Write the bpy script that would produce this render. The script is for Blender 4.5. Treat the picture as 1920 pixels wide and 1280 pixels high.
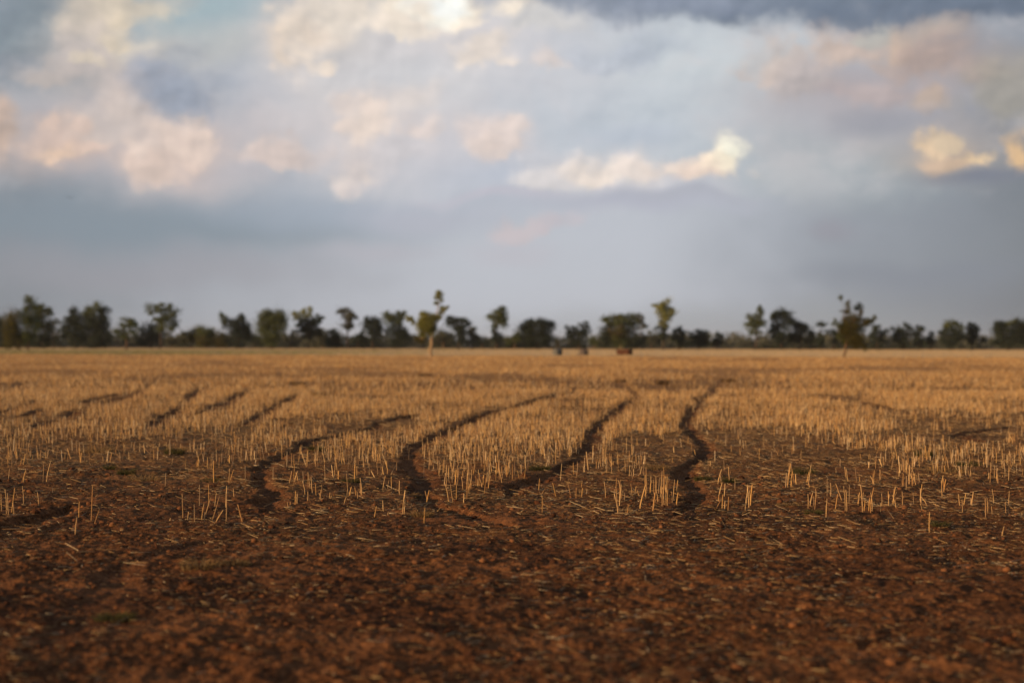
import bpy, math, random
import numpy as np
from mathutils import Matrix, Vector
R = math.radians
random.seed(7); rng = np.random.default_rng(11)
for o in list(bpy.data.objects): bpy.data.objects.remove(o)
sc = bpy.context.scene; COL = sc.collection

# ------------------------------------------------------------------ camera
FPX = 2666.7                     # focal length in photo pixels (50 mm on 36 mm, 1920 px)
HCAM = 1.5
cam = bpy.data.cameras.new('camera'); cam.lens = 50; cam.sensor_width = 36
cam.clip_start = 0.1; cam.clip_end = 20000
cam.dof.use_dof = True; cam.dof.focus_distance = 14.2; cam.dof.aperture_fstop = 1.1
camo = bpy.data.objects.new('camera', cam); COL.objects.link(camo); sc.camera = camo
MW = Matrix.Translation((0, 0, HCAM)) @ Matrix.Rotation(R(90.17), 4, 'X') @ Matrix.Rotation(R(0.12), 4, 'Z')
camo.matrix_world = MW
R3 = np.array(MW.to_3x3())

def ray(px, py):
    d = R3 @ np.array([(px-960)/FPX, (640-py)/FPX, -1.0]); return d
def gp(px, py):                  # photo pixel -> point on the flat ground
    d = ray(px, py); t = HCAM/-d[2]; return d[0]*t, d[1]*t
def at(px, py, dist):            # photo pixel -> point at distance dist (along y)
    d = ray(px, py); t = dist/d[1]; return np.array([d[0]*t, dist, HCAM+d[2]*t])

# ------------------------------------------------------------------ light
SUN_EL, SUN_AZ = 9.0, -118.0     # azimuth measured from +Y (view direction) clockwise; from the left, a bit behind
sd = Vector((math.sin(R(SUN_AZ))*math.cos(R(SUN_EL)), math.cos(R(SUN_AZ))*math.cos(R(SUN_EL)), math.sin(R(SUN_EL))))
sun = bpy.data.lights.new('sun', 'SUN'); sun.energy = 5.0; sun.angle = R(0.6); sun.color = (1.0, 0.60, 0.29)
suno = bpy.data.objects.new('sun', sun); COL.objects.link(suno)
suno.rotation_euler = sd.to_track_quat('Z', 'Y').to_euler(); suno.location = (-40, -20, 30)

cy = sc.cycles; cy.max_bounces = 4; cy.diffuse_bounces = 2; cy.glossy_bounces = 1; cy.transmission_bounces = 1; cy.volume_bounces = 0; cy.transparent_max_bounces = 4
vs = sc.view_settings; vs.view_transform = 'Standard'; vs.look = 'None'; vs.exposure = 0; vs.gamma = 1
vs.use_curve_mapping = False

# ------------------------------------------------------------------ world: Nishita sky under procedural cloud layers
def lin(c):
    f = lambda v: (v/255/12.92) if v/255 <= .04045 else ((v/255+.055)/1.055)**2.4
    return tuple(f(v) for v in c)
w = bpy.data.worlds.new('World'); sc.world = w; w.use_nodes = True
nt = w.node_tree; N = nt.nodes; L = nt.links; N.clear()
def nn(t, **k):
    n = N.new(t)
    for a, b in k.items(): setattr(n, a, b)
    return n
def wmath(op, a, b=None, c=None):
    n = nn('ShaderNodeMath', operation=op)
    for i, v in enumerate((a, b, c)):
        if v is None: continue
        if isinstance(v, (int, float)): n.inputs[i].default_value = v
        else: L.new(v, n.inputs[i])
    return n.outputs[0]
SKYF = 0.10
tc = nn('ShaderNodeTexCoord'); sep = nn('ShaderNodeSeparateXYZ'); L.new(tc.outputs['Generated'], sep.inputs[0])
X, Y, Z = sep.outputs
az = wmath('MULTIPLY', wmath('ARCTAN2', X, Y), 2.6667)
el = wmath('MULTIPLY', wmath('ARCSINE', Z), 2.6667)
comb = nn('ShaderNodeCombineXYZ'); L.new(az, comb.inputs[0]); L.new(el, comb.inputs[1])
P0 = comb.outputs[0]
def noise(vec, scale, detail, rough=.5, loc=(0, 0, 0), out='Color', scl=(1, 1, 1)):
    m = nn('ShaderNodeMapping'); m.inputs['Location'].default_value = loc; m.inputs['Scale'].default_value = scl
    L.new(vec, m.inputs[0])
    n = nn('ShaderNodeTexNoise'); n.inputs['Scale'].default_value = scale; n.inputs['Detail'].default_value = detail
    n.inputs['Roughness'].default_value = rough; L.new(m.outputs[0], n.inputs['Vector']); return n.outputs[out]
def vmath(op, a, b):
    n = nn('ShaderNodeVectorMath', operation=op)
    for i, v in enumerate((a, b)):
        if isinstance(v, tuple): n.inputs[i].default_value = v
        else: L.new(v, n.inputs[i])
    return n.outputs[0]
def warp(vec, scale, amp, detail, rough=.5, loc=(0, 0, 0)):
    c = noise(vec, scale, detail, rough, loc)
    d = vmath('SUBTRACT', c, (.5, .5, .5)); d = vmath('MULTIPLY', d, (amp, amp, 0)); return vmath('ADD', vec, d)
P = warp(P0, 6.0, .075, 1, .5, (3.1, 1.7, 0))
PS = P
P = warp(P, 20.0, .06, 5, .6, (1.2, 7.7, 0))
def billow(vec):
    m = nn('ShaderNodeMapping'); m.inputs['Scale'].default_value = (1, 1.2, 1); L.new(vec, m.inputs[0])
    v = nn('ShaderNodeTexVoronoi', feature='SMOOTH_F1', voronoi_dimensions='2D', normalize=False)
    v.inputs['Scale'].default_value = 11; v.inputs['Detail'].default_value = 1.6; v.inputs['Roughness'].default_value = .5; v.inputs['Smoothness'].default_value = .6
    L.new(m.outputs[0], v.inputs['Vector'])
    n_ = noise(vec, 8.0, 4, .55, (8.2, 3.3, 2), 'Fac')
    return wmath('ADD', wmath('MULTIPLY_ADD', v.outputs['Distance'], -.42, .21), wmath('MULTIPLY_ADD', n_, 1.0, -.5))
PB = warp(P0, 24.0, .02, 3, .5, (4.2, 2.7, 0))
NZ = billow(PB); NZ2 = billow(vmath('ADD', PB, (-.010, .012, 0)))
NZc = wmath('MULTIPLY', NZ, .95); NZs = wmath('MULTIPLY', NZ, .40); NZb = wmath('MULTIPLY', NZ, .14)
# (everything the blobs read becomes ready at the same moment, so that Cycles evaluates them one after the other)
def sepxyz(v):
    q = nn('ShaderNodeSeparateXYZ'); L.new(v, q.inputs[0]); return q.outputs
veil = noise(PB, 4.2, 5, .58, (1.3, 6.1, 0), 'Fac', (1, 1.5, 1))
pq, sq = sepxyz(P), sepxyz(PS)
T0 = wmath('MULTIPLY', wmath('ADD', wmath('ADD', wmath('ADD', pq[0], sq[0]), NZ), wmath('ADD', veil, NZ2)), 1e-7)
PY = wmath('ADD', pq[1], T0)
def recomb(a_, b_):
    q = nn('ShaderNodeCombineXYZ'); L.new(a_, q.inputs[0]); L.new(b_, q.inputs[1]); return q.outputs[0]
P = recomb(wmath('ADD', pq[0], T0), PY); PS = recomb(wmath('ADD', sq[0], T0), wmath('ADD', sq[1], T0))
cur = [None]
def base_rgb(c):
    n = nn('ShaderNodeRGB'); n.outputs[0].default_value = (*lin(c), 1); cur[0] = n.outputs[0]
def blob(px, py, rx, ry, col, st=1.0, sharp=False, rot=0):
    a = math.atan((px-960)/FPX)*2.6667; e = math.atan((647-py)/FPX*math.cos(a/2.6667))*2.6667
    k = 2.0 if sharp else 1.5
    if sharp and col[0] > col[2]+12: q_ = .16 if px < 1650 else .08; m_ = (col[0]+4, col[0]-4, col[0]-9); col = tuple(col[i_]*(1-q_)+m_[i_]*q_ for i_ in range(3))
    m = nn('ShaderNodeMapping'); m.vector_type = 'TEXTURE'
    m.inputs['Location'].default_value = (a, e, 0); m.inputs['Rotation'].default_value = (0, 0, R(rot))
    m.inputs['Scale'].default_value = (rx/1000*k, ry/1000*k, 1)
    L.new(P if sharp else PS, m.inputs[0])
    g = nn('ShaderNodeTexGradient', gradient_type='SPHERICAL'); L.new(m.outputs[0], g.inputs[0])
    gi = wmath('MINIMUM', wmath('MULTIPLY', g.outputs['Fac'], 4.0), 1.0)
    s = wmath('MULTIPLY_ADD', NZc if sharp else (NZb if max(rx, ry) > 240 else NZs), gi, g.outputs['Fac'])
    if sharp:                                  # tops crisp, bases dissolving into the grey
        sl = .6/(ry/1000*k); s = wmath('MINIMUM', s, wmath('ADD', wmath('MULTIPLY_ADD', PY, sl, s), -sl*(e-.05*ry/1000*k)))
    r = nn('ShaderNodeMapRange', interpolation_type='SMOOTHSTEP')
    lo, hi = (.03, .74) if sharp else (.0, .9)
    r.inputs[1].default_value = lo; r.inputs[2].default_value = hi; r.inputs[3].default_value = 0; r.inputs[4].default_value = st
    L.new(s, r.inputs[0])
    fac = r.outputs[0]
    x = nn('ShaderNodeMixRGB'); L.new(fac, x.inputs[0]); L.new(cur[0], x.inputs[1])
    x.inputs[2].default_value = (*lin(col), 1); cur[0] = x.outputs[0]
    if sharp: msk[0] = wmath('MAXIMUM', fac, msk[0] if msk[0] is not None else 0.0)
msk = [None]
base_rgb((192, 196, 206))
B = blob
# broad tones
B(-40, 450, 620, 560, (146, 152, 162), .9); B(-170, 350, 330, 700, (124, 132, 142), .75)
B(2050, 520, 560, 560, (124, 129, 140), .95); B(2200, 600, 480, 600, (98, 102, 108), .9)
B(1700, 480, 350, 200, (148, 154, 166), .6)
B(960, 640, 900, 60, (182, 186, 192), .5); B(1500, 620, 500, 50, (150, 154, 158), .5)
B(300, 420, 480, 60, (134, 147, 160), .85); B(700, 400, 300, 40, (168, 178, 194), .6)
B(300, 500, 420, 45, (156, 156, 166), .6)
B(380, 40, 230, 80, (163, 184, 190), .9); B(720, 30, 110, 60, (182, 202, 206), .9); B(30, 210, 130, 60, (138, 150, 158), .5)
B(1300, 150, 360, 160, (208, 214, 218), .95); B(1560, 290, 230, 90, (170, 179, 184), .8); B(1100, 230, 300, 90, (196, 203, 212), .8)
B(480, 230, 160, 90, (186, 192, 200), .7)
def veil_mix(lo, hi, st, col):
    a_ = nn('ShaderNodeMapRange', interpolation_type='SMOOTHSTEP'); L.new(wmath('MULTIPLY_ADD', NZ, .18, veil), a_.inputs[0])
    for i_, v_ in zip((1, 2, 3, 4), (lo, hi, 0, st)): a_.inputs[i_].default_value = v_
    b_ = nn('ShaderNodeMapRange', interpolation_type='SMOOTHSTEP'); L.new(el, b_.inputs[0]); b_.inputs[1].default_value = .22; b_.inputs[2].default_value = .34
    x = nn('ShaderNodeMixRGB'); L.new(wmath('MULTIPLY', a_.outputs[0], b_.outputs[0]), x.inputs[0]); L.new(cur[0], x.inputs[1]); x.inputs[2].default_value = (*lin(col), 1); cur[0] = x.outputs[0]
veil_mix(.44, .66, .50, (210, 204, 206)); veil_mix(.48, .30, .30, (160, 172, 188))
# dark band at the top right, grey top left
B(1400, -6, 560, 38, (130, 140, 156), 1, True); B(1780, 12, 300, 44, (108, 119, 137), .95, True); B(1250, 5, 200, 26, (142, 150, 168), .7)
B(50, 60, 110, 60, (130, 142, 151), .85, True); B(150, 20, 90, 30, (135, 146, 152), .6)
# blue grey masses
B(150, 215, 130, 60, (150, 157, 168), .8)
# broad pale masses
B(740, 170, 230, 150, (214, 210, 214), .8); B(560, 150, 150, 120, (204, 202, 206), .7); B(300, 250, 220, 110, (192, 188, 194), .7); B(1000, 120, 220, 110, (208, 208, 214), .7)
B(250, 270, 260, 80, (208, 194, 192), .75); B(700, 240, 190, 100, (220, 210, 209), .75); B(905, 270, 120, 60, (218, 208, 208), .6); B(600, 80, 130, 80, (222, 212, 206), .7)
B(850, 80, 170, 70, (224, 218, 218), .8); B(1160, 345, 230, 34, (212, 208, 214), .7); B(180, 110, 130, 90, (194, 188, 184), .6); B(1780, 270, 130, 60, (182, 170, 164), .7)
B(1620, 190, 260, 90, (186, 178, 182), .7); B(880, 300, 200, 80, (206, 206, 214), .6)
# left clouds
B(195, 60, 62, 60, (214, 200, 182), .9, True, 35); B(262, 14, 70, 26, (215, 200, 178), .8, True, 10); B(215, 80, 32, 56, (230, 213, 188), .8, True, 15)
B(140, 40, 46, 34, (206, 192, 176), .7, True)
B(180, 150, 80, 50, (180, 174, 172), .7); B(85, 150, 50, 24, (190, 178, 172), .8, True)
B(390, 90, 130, 50, (198, 196, 194), .7); B(290, 105, 60, 26, (212, 203, 190), .8, True)
B(250, 190, 70, 80, (196, 184, 182), .9, False, -30)
B(245, 215, 35, 50, (214, 193, 182), .9, True, -20)
B(110, 285, 105, 50, (196, 178, 172), .9); B(130, 285, 66, 38, (216, 188, 174), .9, True); B(118, 302, 30, 16, (236, 200, 172), .9, True)
B(330, 290, 100, 62, (206, 190, 186), .95); B(330, 275, 60, 36, (224, 200, 188), .9, True, 10); B(290, 320, 60, 30, (226, 200, 186), .9, True, 30)
B(0, 260, 26, 50, (200, 172, 155), .9, True)
B(290, 160, 44, 34, (158, 165, 180), .85, True); B(318, 205, 40, 40, (156, 163, 178), .85, True); B(365, 205, 60, 26, (162, 169, 184), .75, True, -8); B(345, 108, 30, 26, (164, 170, 180), .7, True); B(400, 165, 40, 20, (170, 176, 188), .6, True)
B(357, 225, 22, 12, (205, 190, 185), .8, True)
for q in ((165, 120, 50, 50), (205, 185, 46, 46), (245, 240, 60, 46), (200, 270, 60, 30)): B(*q, (208, 194, 188), .7, True, -30)
for q in ((560, 120, 50, 60), (620, 130, 60, 50), (690, 170, 60, 50), (740, 210, 60, 40), (860, 120, 90, 40), (720, 110, 60, 40)): B(*q, (222, 213, 211), .65, True, 15)
# centre left
B(600, 80, 90, 80, (212, 204, 198), .9); B(575, 62, 50, 46, (234, 214, 194), .9, True); B(545, 120, 26, 40, (238, 216, 194), .9, True)
B(635, 24, 50, 42, (236, 222, 206), .95, True); B(640, 150, 110, 60, (208, 203, 204), .8); B(520, 300, 66, 22, (214, 196, 190), .9, True, 12)
B(450, 330, 80, 18, (188, 184, 190), .6)
B(760, 150, 180, 90, (212, 211, 214), .85); B(840, 60, 120, 50, (220, 214, 214), .9)
B(770, 46, 66, 32, (246, 230, 212), .95, True, -12); B(850, 10, 100, 26, (252, 236, 214), 1, True, -5); B(832, 20, 46, 36, (255, 252, 238), 1, True)
B(830, 8, 40, 22, (255, 255, 250), 1, True)
B(890, 108, 70, 18, (238, 222, 208), .9, True, 28); B(930, 90, 30, 20, (230, 218, 208), .7, True)
B(700, 225, 90, 60, (220, 210, 208), .9); B(690, 240, 34, 52, (236, 216, 202), .9, True, -10); B(765, 195, 52, 30, (226, 214, 208), .8, True, 25)
B(800, 248, 26, 22, (230, 212, 204), .8, True); B(660, 335, 56, 30, (222, 208, 204), .8, True, 30); B(745, 300, 66, 22, (214, 208, 210), .7, True, 25)
B(928, 270, 52, 48, (226, 209, 203), .9, True); B(925, 285, 30, 24, (234, 213, 202), .7, True)
B(1030, 125, 22, 22, (226, 212, 206), .8, True); B(1010, 50, 60, 22, (218, 214, 210), .7, True)
B(980, 330, 160, 40, (190, 197, 212), .7); B(1220, 90, 60, 30, (176, 184, 198), .5, True); B(1150, 110, 80, 26, (186, 192, 204), .6, True)
B(1180, 250, 120, 30, (184, 192, 206), .6)
pf = random.Random(4)
for (px, py, sx_, sy_, n_, c_) in [(120, 275, 60, 30, 4, (226, 196, 180)), (320, 280, 70, 40, 6, (232, 208, 194)), (590, 70, 50, 60, 5, (240, 222, 204)), (690, 240, 50, 50, 5, (238, 218, 206)),
 (800, 45, 90, 30, 5, (250, 234, 214)), (890, 105, 60, 20, 3, (238, 224, 212)), (930, 265, 40, 30, 3, (232, 214, 206)), (210, 80, 40, 60, 4, (228, 210, 184)), (660, 335, 50, 20, 2, (228, 214, 208)),
 (1500, 130, 90, 40, 4, (208, 190, 180)), (1700, 100, 100, 40, 5, (208, 182, 164)), (1770, 280, 50, 20, 4, (230, 194, 156)), (520, 300, 50, 12, 2, (222, 202, 194))]:
    for _ in range(n_): B(px+pf.uniform(-1, 1)*sx_, py+pf.uniform(-1, 1)*sy_, pf.uniform(14, 30), pf.uniform(10, 20), c_, pf.uniform(.45, .85), True, pf.uniform(-25, 25))
# the long cloud right of the centre
B(1120, 330, 130, 34, (220, 214, 214), .95, True); B(1020, 352, 52, 20, (222, 216, 216), .9, True); B(1115, 332, 44, 30, (242, 226, 214), 1, True)
B(1195, 322, 40, 18, (240, 224, 214), .9, True); B(1265, 318, 40, 15, (240, 220, 206), .9, True); B(1320, 326, 60, 20, (236, 212, 196), 1, True, 14)
B(1340, 312, 26, 18, (246, 224, 200), 1, True); B(1372, 298, 24, 34, (255, 240, 212), 1, True, -18); B(1382, 280, 16, 22, (255, 250, 228), 1, True)
B(1180, 384, 230, 26, (182, 184, 198), .95); B(1300, 370, 130, 16, (178, 180, 192), .8)
B(930, 372, 130, 12, (196, 192, 204), .7); B(800, 410, 150, 34, (188, 188, 200), .6); B(990, 438, 62, 16, (206, 194, 198), .8, True, 12)
B(1040, 430, 46, 14, (198, 190, 198), .6, True, 15); B(960, 475, 90, 24, (192, 190, 200), .6); B(700, 470, 130, 20, (184, 182, 192), .6)
# right clouds
B(1600, 165, 210, 56, (178, 170, 174), .95); B(1435, 125, 46, 52, (204, 188, 180), .9, True); B(1420, 150, 30, 20, (214, 192, 180), .7, True); B(1500, 165, 60, 40, (190, 178, 176), .8, True)
B(1650, 185, 100, 20, (190, 172, 170), .7, True)
B(1590, 92, 62, 40, (206, 182, 168), .9, True); B(1640, 60, 30, 20, (184, 184, 178), .7, True); B(1685, 96, 26, 28, (218, 188, 164), .9, True)
B(1780, 110, 120, 56, (172, 156, 152), .9); B(1765, 130, 80, 30, (186, 162, 152), .8, True); B(1740, 60, 56, 20, (184, 168, 158), .7, True)
B(1745, 195, 34, 22, (188, 166, 150), .8, True); B(1660, 225, 120, 26, (150, 152, 164), .6)
B(1895, 175, 60, 72, (160, 154, 144), .8, True); B(1770, 290, 70, 34, (190, 172, 158), .9); B(1738, 272, 26, 22, (226, 196, 162), .9, True)
B(1786, 260, 26, 15, (216, 192, 162), .85, True); B(1822, 298, 30, 11, (232, 200, 158), .9, True, 12); B(1775, 308, 40, 14, (216, 184, 156), .8, True)
B(1912, 285, 18, 36, (228, 186, 136), .9, True); B(1830, 325, 100, 16, (122, 126, 142), .8); B(1560, 430, 50, 24, (152, 150, 162), .6)
B(1720, 520, 260, 30, (132, 138, 152), .5)
# billow relief: each puff a little lighter towards the sun, greyer away from it
rl = wmath('MULTIPLY', wmath('SUBTRACT', NZ, NZ2), .8)
fade = nn('ShaderNodeMapRange', interpolation_type='SMOOTHSTEP'); L.new(el, fade.inputs[0]); fade.inputs[1].default_value = .16; fade.inputs[2].default_value = .36
fade.inputs[3].default_value = .15; rl = wmath('MULTIPLY', wmath('MULTIPLY', rl, fade.outputs[0]), wmath('MULTIPLY_ADD', msk[0], .75, .25))
rv = nn('ShaderNodeCombineXYZ')
for i_, k_ in enumerate((1.0, .93, .85)): L.new(wmath('ADD', wmath('MULTIPLY', rl, k_), 1.0), rv.inputs[i_])
cloud = vmath('MULTIPLY', cur[0], rv.outputs[0])
# away from the view: overhead and behind, a plainer and dimmer broken sky
br = noise(tc.outputs['Generated'], 3.0, 5, .6, (0, 0, 0), 'Fac', (1, 1, 2.5))
ramp = nn('ShaderNodeValToRGB'); L.new(br, ramp.inputs[0])
ramp.color_ramp.elements[0].position = .38; ramp.color_ramp.elements[0].color = (.10, .13, .18, 1)
ramp.color_ramp.elements[1].position = .66; ramp.color_ramp.elements[1].color = (.30, .27, .27, 1)
azd = wmath('ABSOLUTE', az)
f1 = nn('ShaderNodeMapRange', interpolation_type='SMOOTHSTEP'); L.new(azd, f1.inputs[0]); f1.inputs[1].default_value = 1.15; f1.inputs[2].default_value = 2.4
f2 = nn('ShaderNodeMapRange', interpolation_type='SMOOTHSTEP'); L.new(el, f2.inputs[0]); f2.inputs[1].default_value = .75; f2.inputs[2].default_value = 1.5
fm = wmath('MAXIMUM', f1.outputs[0], f2.outputs[0])
sky = nn('ShaderNodeTexSky', sky_type='NISHITA'); sky.sun_disc = False; sky.sun_elevation = R(SUN_EL); sky.sun_rotation = R(SUN_AZ)
w.cycles.sampling_method = 'MANUAL'; w.cycles.sample_map_resolution = 256
def background(col_):
    s_ = nn('ShaderNodeVectorMath', operation='SCALE'); L.new(col_, s_.inputs[0]); s_.inputs['Scale'].default_value = 1/SKYF
    f_ = nn('ShaderNodeMixRGB'); f_.inputs[0].default_value = .93; L.new(sky.outputs[0], f_.inputs[1]); L.new(s_.outputs[0], f_.inputs[2])
    b_ = nn('ShaderNodeBackground'); b_.inputs['Strength'].default_value = SKYF; L.new(f_.outputs[0], b_.inputs[0]); return b_
bgA, bgB = background(cloud), background(ramp.outputs[0])
bg = nn('ShaderNodeMixShader'); L.new(fm, bg.inputs[0]); L.new(bgA.outputs[0], bg.inputs[1]); L.new(bgB.outputs[0], bg.inputs[2])
wo = nn('ShaderNodeOutputWorld'); L.new(bg.outputs[0], wo.inputs[0])

# ------------------------------------------------------------------ helpers
def tag(o, label=None, cat=None, group=None, kind=None):
    if label: o['label'] = label
    if cat: o['category'] = cat
    if group: o['group'] = group
    if kind: o['kind'] = kind
    return o
def empty(name, loc, rz=0):
    o = bpy.data.objects.new(name, None); o.location = loc; o.rotation_euler = (0, 0, rz); COL.objects.link(o); return o
def mesh_np(name, V, F, mat, parent=None, smooth=False, attr=None, link=True, link_name=None):
    """V (n,3), F (m,k) int array or list of such arrays; attr = per-vertex float array stored as 'tint'"""
    Fs = F if isinstance(F, list) else [F]
    Fs = [np.asarray(f) for f in Fs if len(f)]
    me = bpy.data.meshes.new(name); me.vertices.add(len(V)); me.vertices.foreach_set('co', np.asarray(V, np.float32).ravel())
    nl = sum(f.size for f in Fs); npoly = sum(len(f) for f in Fs)
    me.loops.add(nl); me.loops.foreach_set('vertex_index', np.concatenate([f.ravel() for f in Fs]).astype(np.int32))
    me.polygons.add(npoly)
    st = []; c = 0
    for f in Fs:
        st.append(c+np.arange(len(f))*f.shape[1]); c += f.size
    me.polygons.foreach_set('loop_start', np.concatenate(st).astype(np.int32))
    if smooth: me.polygons.foreach_set('use_smooth', np.ones(npoly, bool))
    me.update(calc_edges=True)
    if attr is not None:
        a = me.attributes.new('tint', 'FLOAT', 'POINT'); a.data.foreach_set('value', np.asarray(attr, np.float32))
    me.materials.append(mat)
    if not link: return me
    o = bpy.data.objects.new(name, me); COL.objects.link(o)
    if parent: o.parent = parent
    return o

def material(name, cols, scale=4.0, rough=.9, detail=4, attr=False, trans=0.0, bump=0.0, bscale=20, spec=.2):
    """cols: list of (pos, rgb); driven by noise, or by the 'tint' attribute plus noise"""
    m = bpy.data.materials.new(name); m.use_nodes = True; t = m.node_tree; n = t.nodes; l = t.links
    b = n['Principled BSDF']; b.inputs['Roughness'].default_value = rough; b.inputs['Specular IOR Level'].default_value = spec
    g = n.new('ShaderNodeTexCoord'); no = n.new('ShaderNodeTexNoise'); no.inputs['Scale'].default_value = scale; no.inputs['Detail'].default_value = detail
    l.new(g.outputs['Object'], no.inputs['Vector'])
    r = n.new('ShaderNodeValToRGB'); e = r.color_ramp.elements
    while len(e) < len(cols): e.new(.5)
    for i, (p, c) in enumerate(cols): e[i].position = p; e[i].color = (*c, 1)
    if attr:
        a = n.new('ShaderNodeAttribute'); a.attribute_name = 'tint'
        ma = n.new('ShaderNodeMath'); ma.operation = 'MULTIPLY_ADD'; l.new(no.outputs['Fac'], ma.inputs[0]); ma.inputs[1].default_value = .3
        mb = n.new('ShaderNodeMath'); mb.operation = 'SUBTRACT'; l.new(a.outputs['Fac'], mb.inputs[0]); mb.inputs[1].default_value = .15
        l.new(mb.outputs[0], ma.inputs[2]); l.new(ma.outputs[0], r.inputs[0])
    else: l.new(no.outputs['Fac'], r.inputs[0])
    l.new(r.outputs[0], b.inputs['Base Color'])
    if bump:
        bn = n.new('ShaderNodeTexNoise'); bn.inputs['Scale'].default_value = bscale; bn.inputs['Detail'].default_value = 5
        l.new(g.outputs['Object'], bn.inputs['Vector'])
        bu = n.new('ShaderNodeBump'); bu.inputs['Strength'].default_value = bump; bu.inputs['Distance'].default_value = .02
        l.new(bn.outputs['Fac'], bu.inputs['Height']); l.new(bu.outputs[0], b.inputs['Normal'])
    if trans:
        tr = n.new('ShaderNodeBsdfTranslucent'); l.new(r.outputs[0], tr.inputs[0])
        ms = n.new('ShaderNodeMixShader'); ms.inputs[0].default_value = trans
        l.new(b.outputs[0], ms.inputs[1]); l.new(tr.outputs[0], ms.inputs[2]); l.new(ms.outputs[0], n['Material Output'].inputs[0])
    return m

# lattice value noise
def vnoise(x, y, seed=0):
    xi = np.floor(x).astype(np.int64); yi = np.floor(y).astype(np.int64); fx = x-xi; fy = y-yi
    fx = fx*fx*fx*(fx*(fx*6-15)+10); fy = fy*fy*fy*(fy*(fy*6-15)+10)
    def h(a, b):
        n = (a*374761393 + b*668265263 + seed*974634777) & 0xffffffff
        n = ((n ^ (n >> 13))*1274126177) & 0xffffffff; n = n ^ (n >> 16)
        return (n & 0xffffff)/float(0xffffff)
    a = h(xi, yi); b = h(xi+1, yi); c = h(xi, yi+1); d = h(xi+1, yi+1)
    return (a*(1-fx)+b*fx)*(1-fy)+(c*(1-fx)+d*fx)*fy
def fbm(x, y, s, o=4, seed=0, g=.5):
    t = 0; a = 1; w_ = 0
    for i in range(o):
        t = t+a*vnoise(x/s+i*17.3, y/s+i*9.1, seed+i); w_ += a; a *= g; s /= 2.03
    return t/w_

# ------------------------------------------------------------------ the tracks and washed-out ruts (photo pixels projected on the ground)
RUTS = [  # (points, half width m, depth m)
 ([(1090,731),(1020,748),(960,764),(905,779),(870,795),(830,813),(792,834),(772,856),(776,880),(796,905),(800,930),(830,950),(890,972),(960,992)], .17, .10),
 ([(1185,700),(1160,722),(1195,742),(1168,764),(1132,790),(1112,812),(1108,832),(1088,857),(1050,880),(1000,904),(962,930)], .16, .085),
 ([(1240,708),(1262,735),(1312,753),(1288,785),(1302,812),(1326,842),(1300,870),(1284,900),(1304,930),(1278,972)], .17, .085),
 ([(1362,708),(1332,738),(1312,755)], .2, .07),
 ([(850,772),(750,784),(700,799),(645,812),(595,826),(558,845),(520,865),(488,890),(505,930),(500,965)], .17, .09),
 ([(425,714),(380,730),(355,748),(335,766),(300,788),(282,802)], .2, .09),
 ([(95,692),(60,710),(20,728),(-40,742)], .3, .09),
 ([(70,753),(20,770),(-40,782)], .2, .08),
 ([(290,716),(245,742),(160,765),(110,790),(60,800)], .22, .07),
 ([(150,952),(95,972),(40,992),(-40,1010)], .2, .10),
 ([(520,1010),(380,1020),(250,1065),(180,1120),(140,1180),(60,1230)], .16, .03),
 ([(560,740),(530,755),(470,790),(430,800)], .16, .05),
 ([(240,735),(170,752),(90,768),(20,790)], .22, .07),
 ([(480,728),(440,745),(420,760),(370,775)], .2, .06),
 ([(1490,742),(1560,748),(1640,760),(1700,775)], .25, .05),
 ([(1900,800),(1800,820),(1880,835),(1940,840)], .2, .06),
]
def smooth_poly(pts, k=8):
    p = [np.array(q, float) for q in pts]; p = [2*p[0]-p[1]]+p+[2*p[-1]-p[-2]]; out = []
    for i in range(1, len(p)-2):
        for t in np.arange(0, 1, 1/k):
            out.append(.5*((2*p[i])+(-p[i-1]+p[i+1])*t+(2*p[i-1]-5*p[i]+4*p[i+1]-p[i+2])*t*t+(-p[i-1]+3*p[i]-3*p[i+1]+p[i+2])*t**3))
    out.append(p[-2]); return out
RG = [(np.array([gp(*q) for q in smooth_poly(pts, 5)]), hw*.95, dp*.5) for pts, hw, dp in RUTS]
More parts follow.
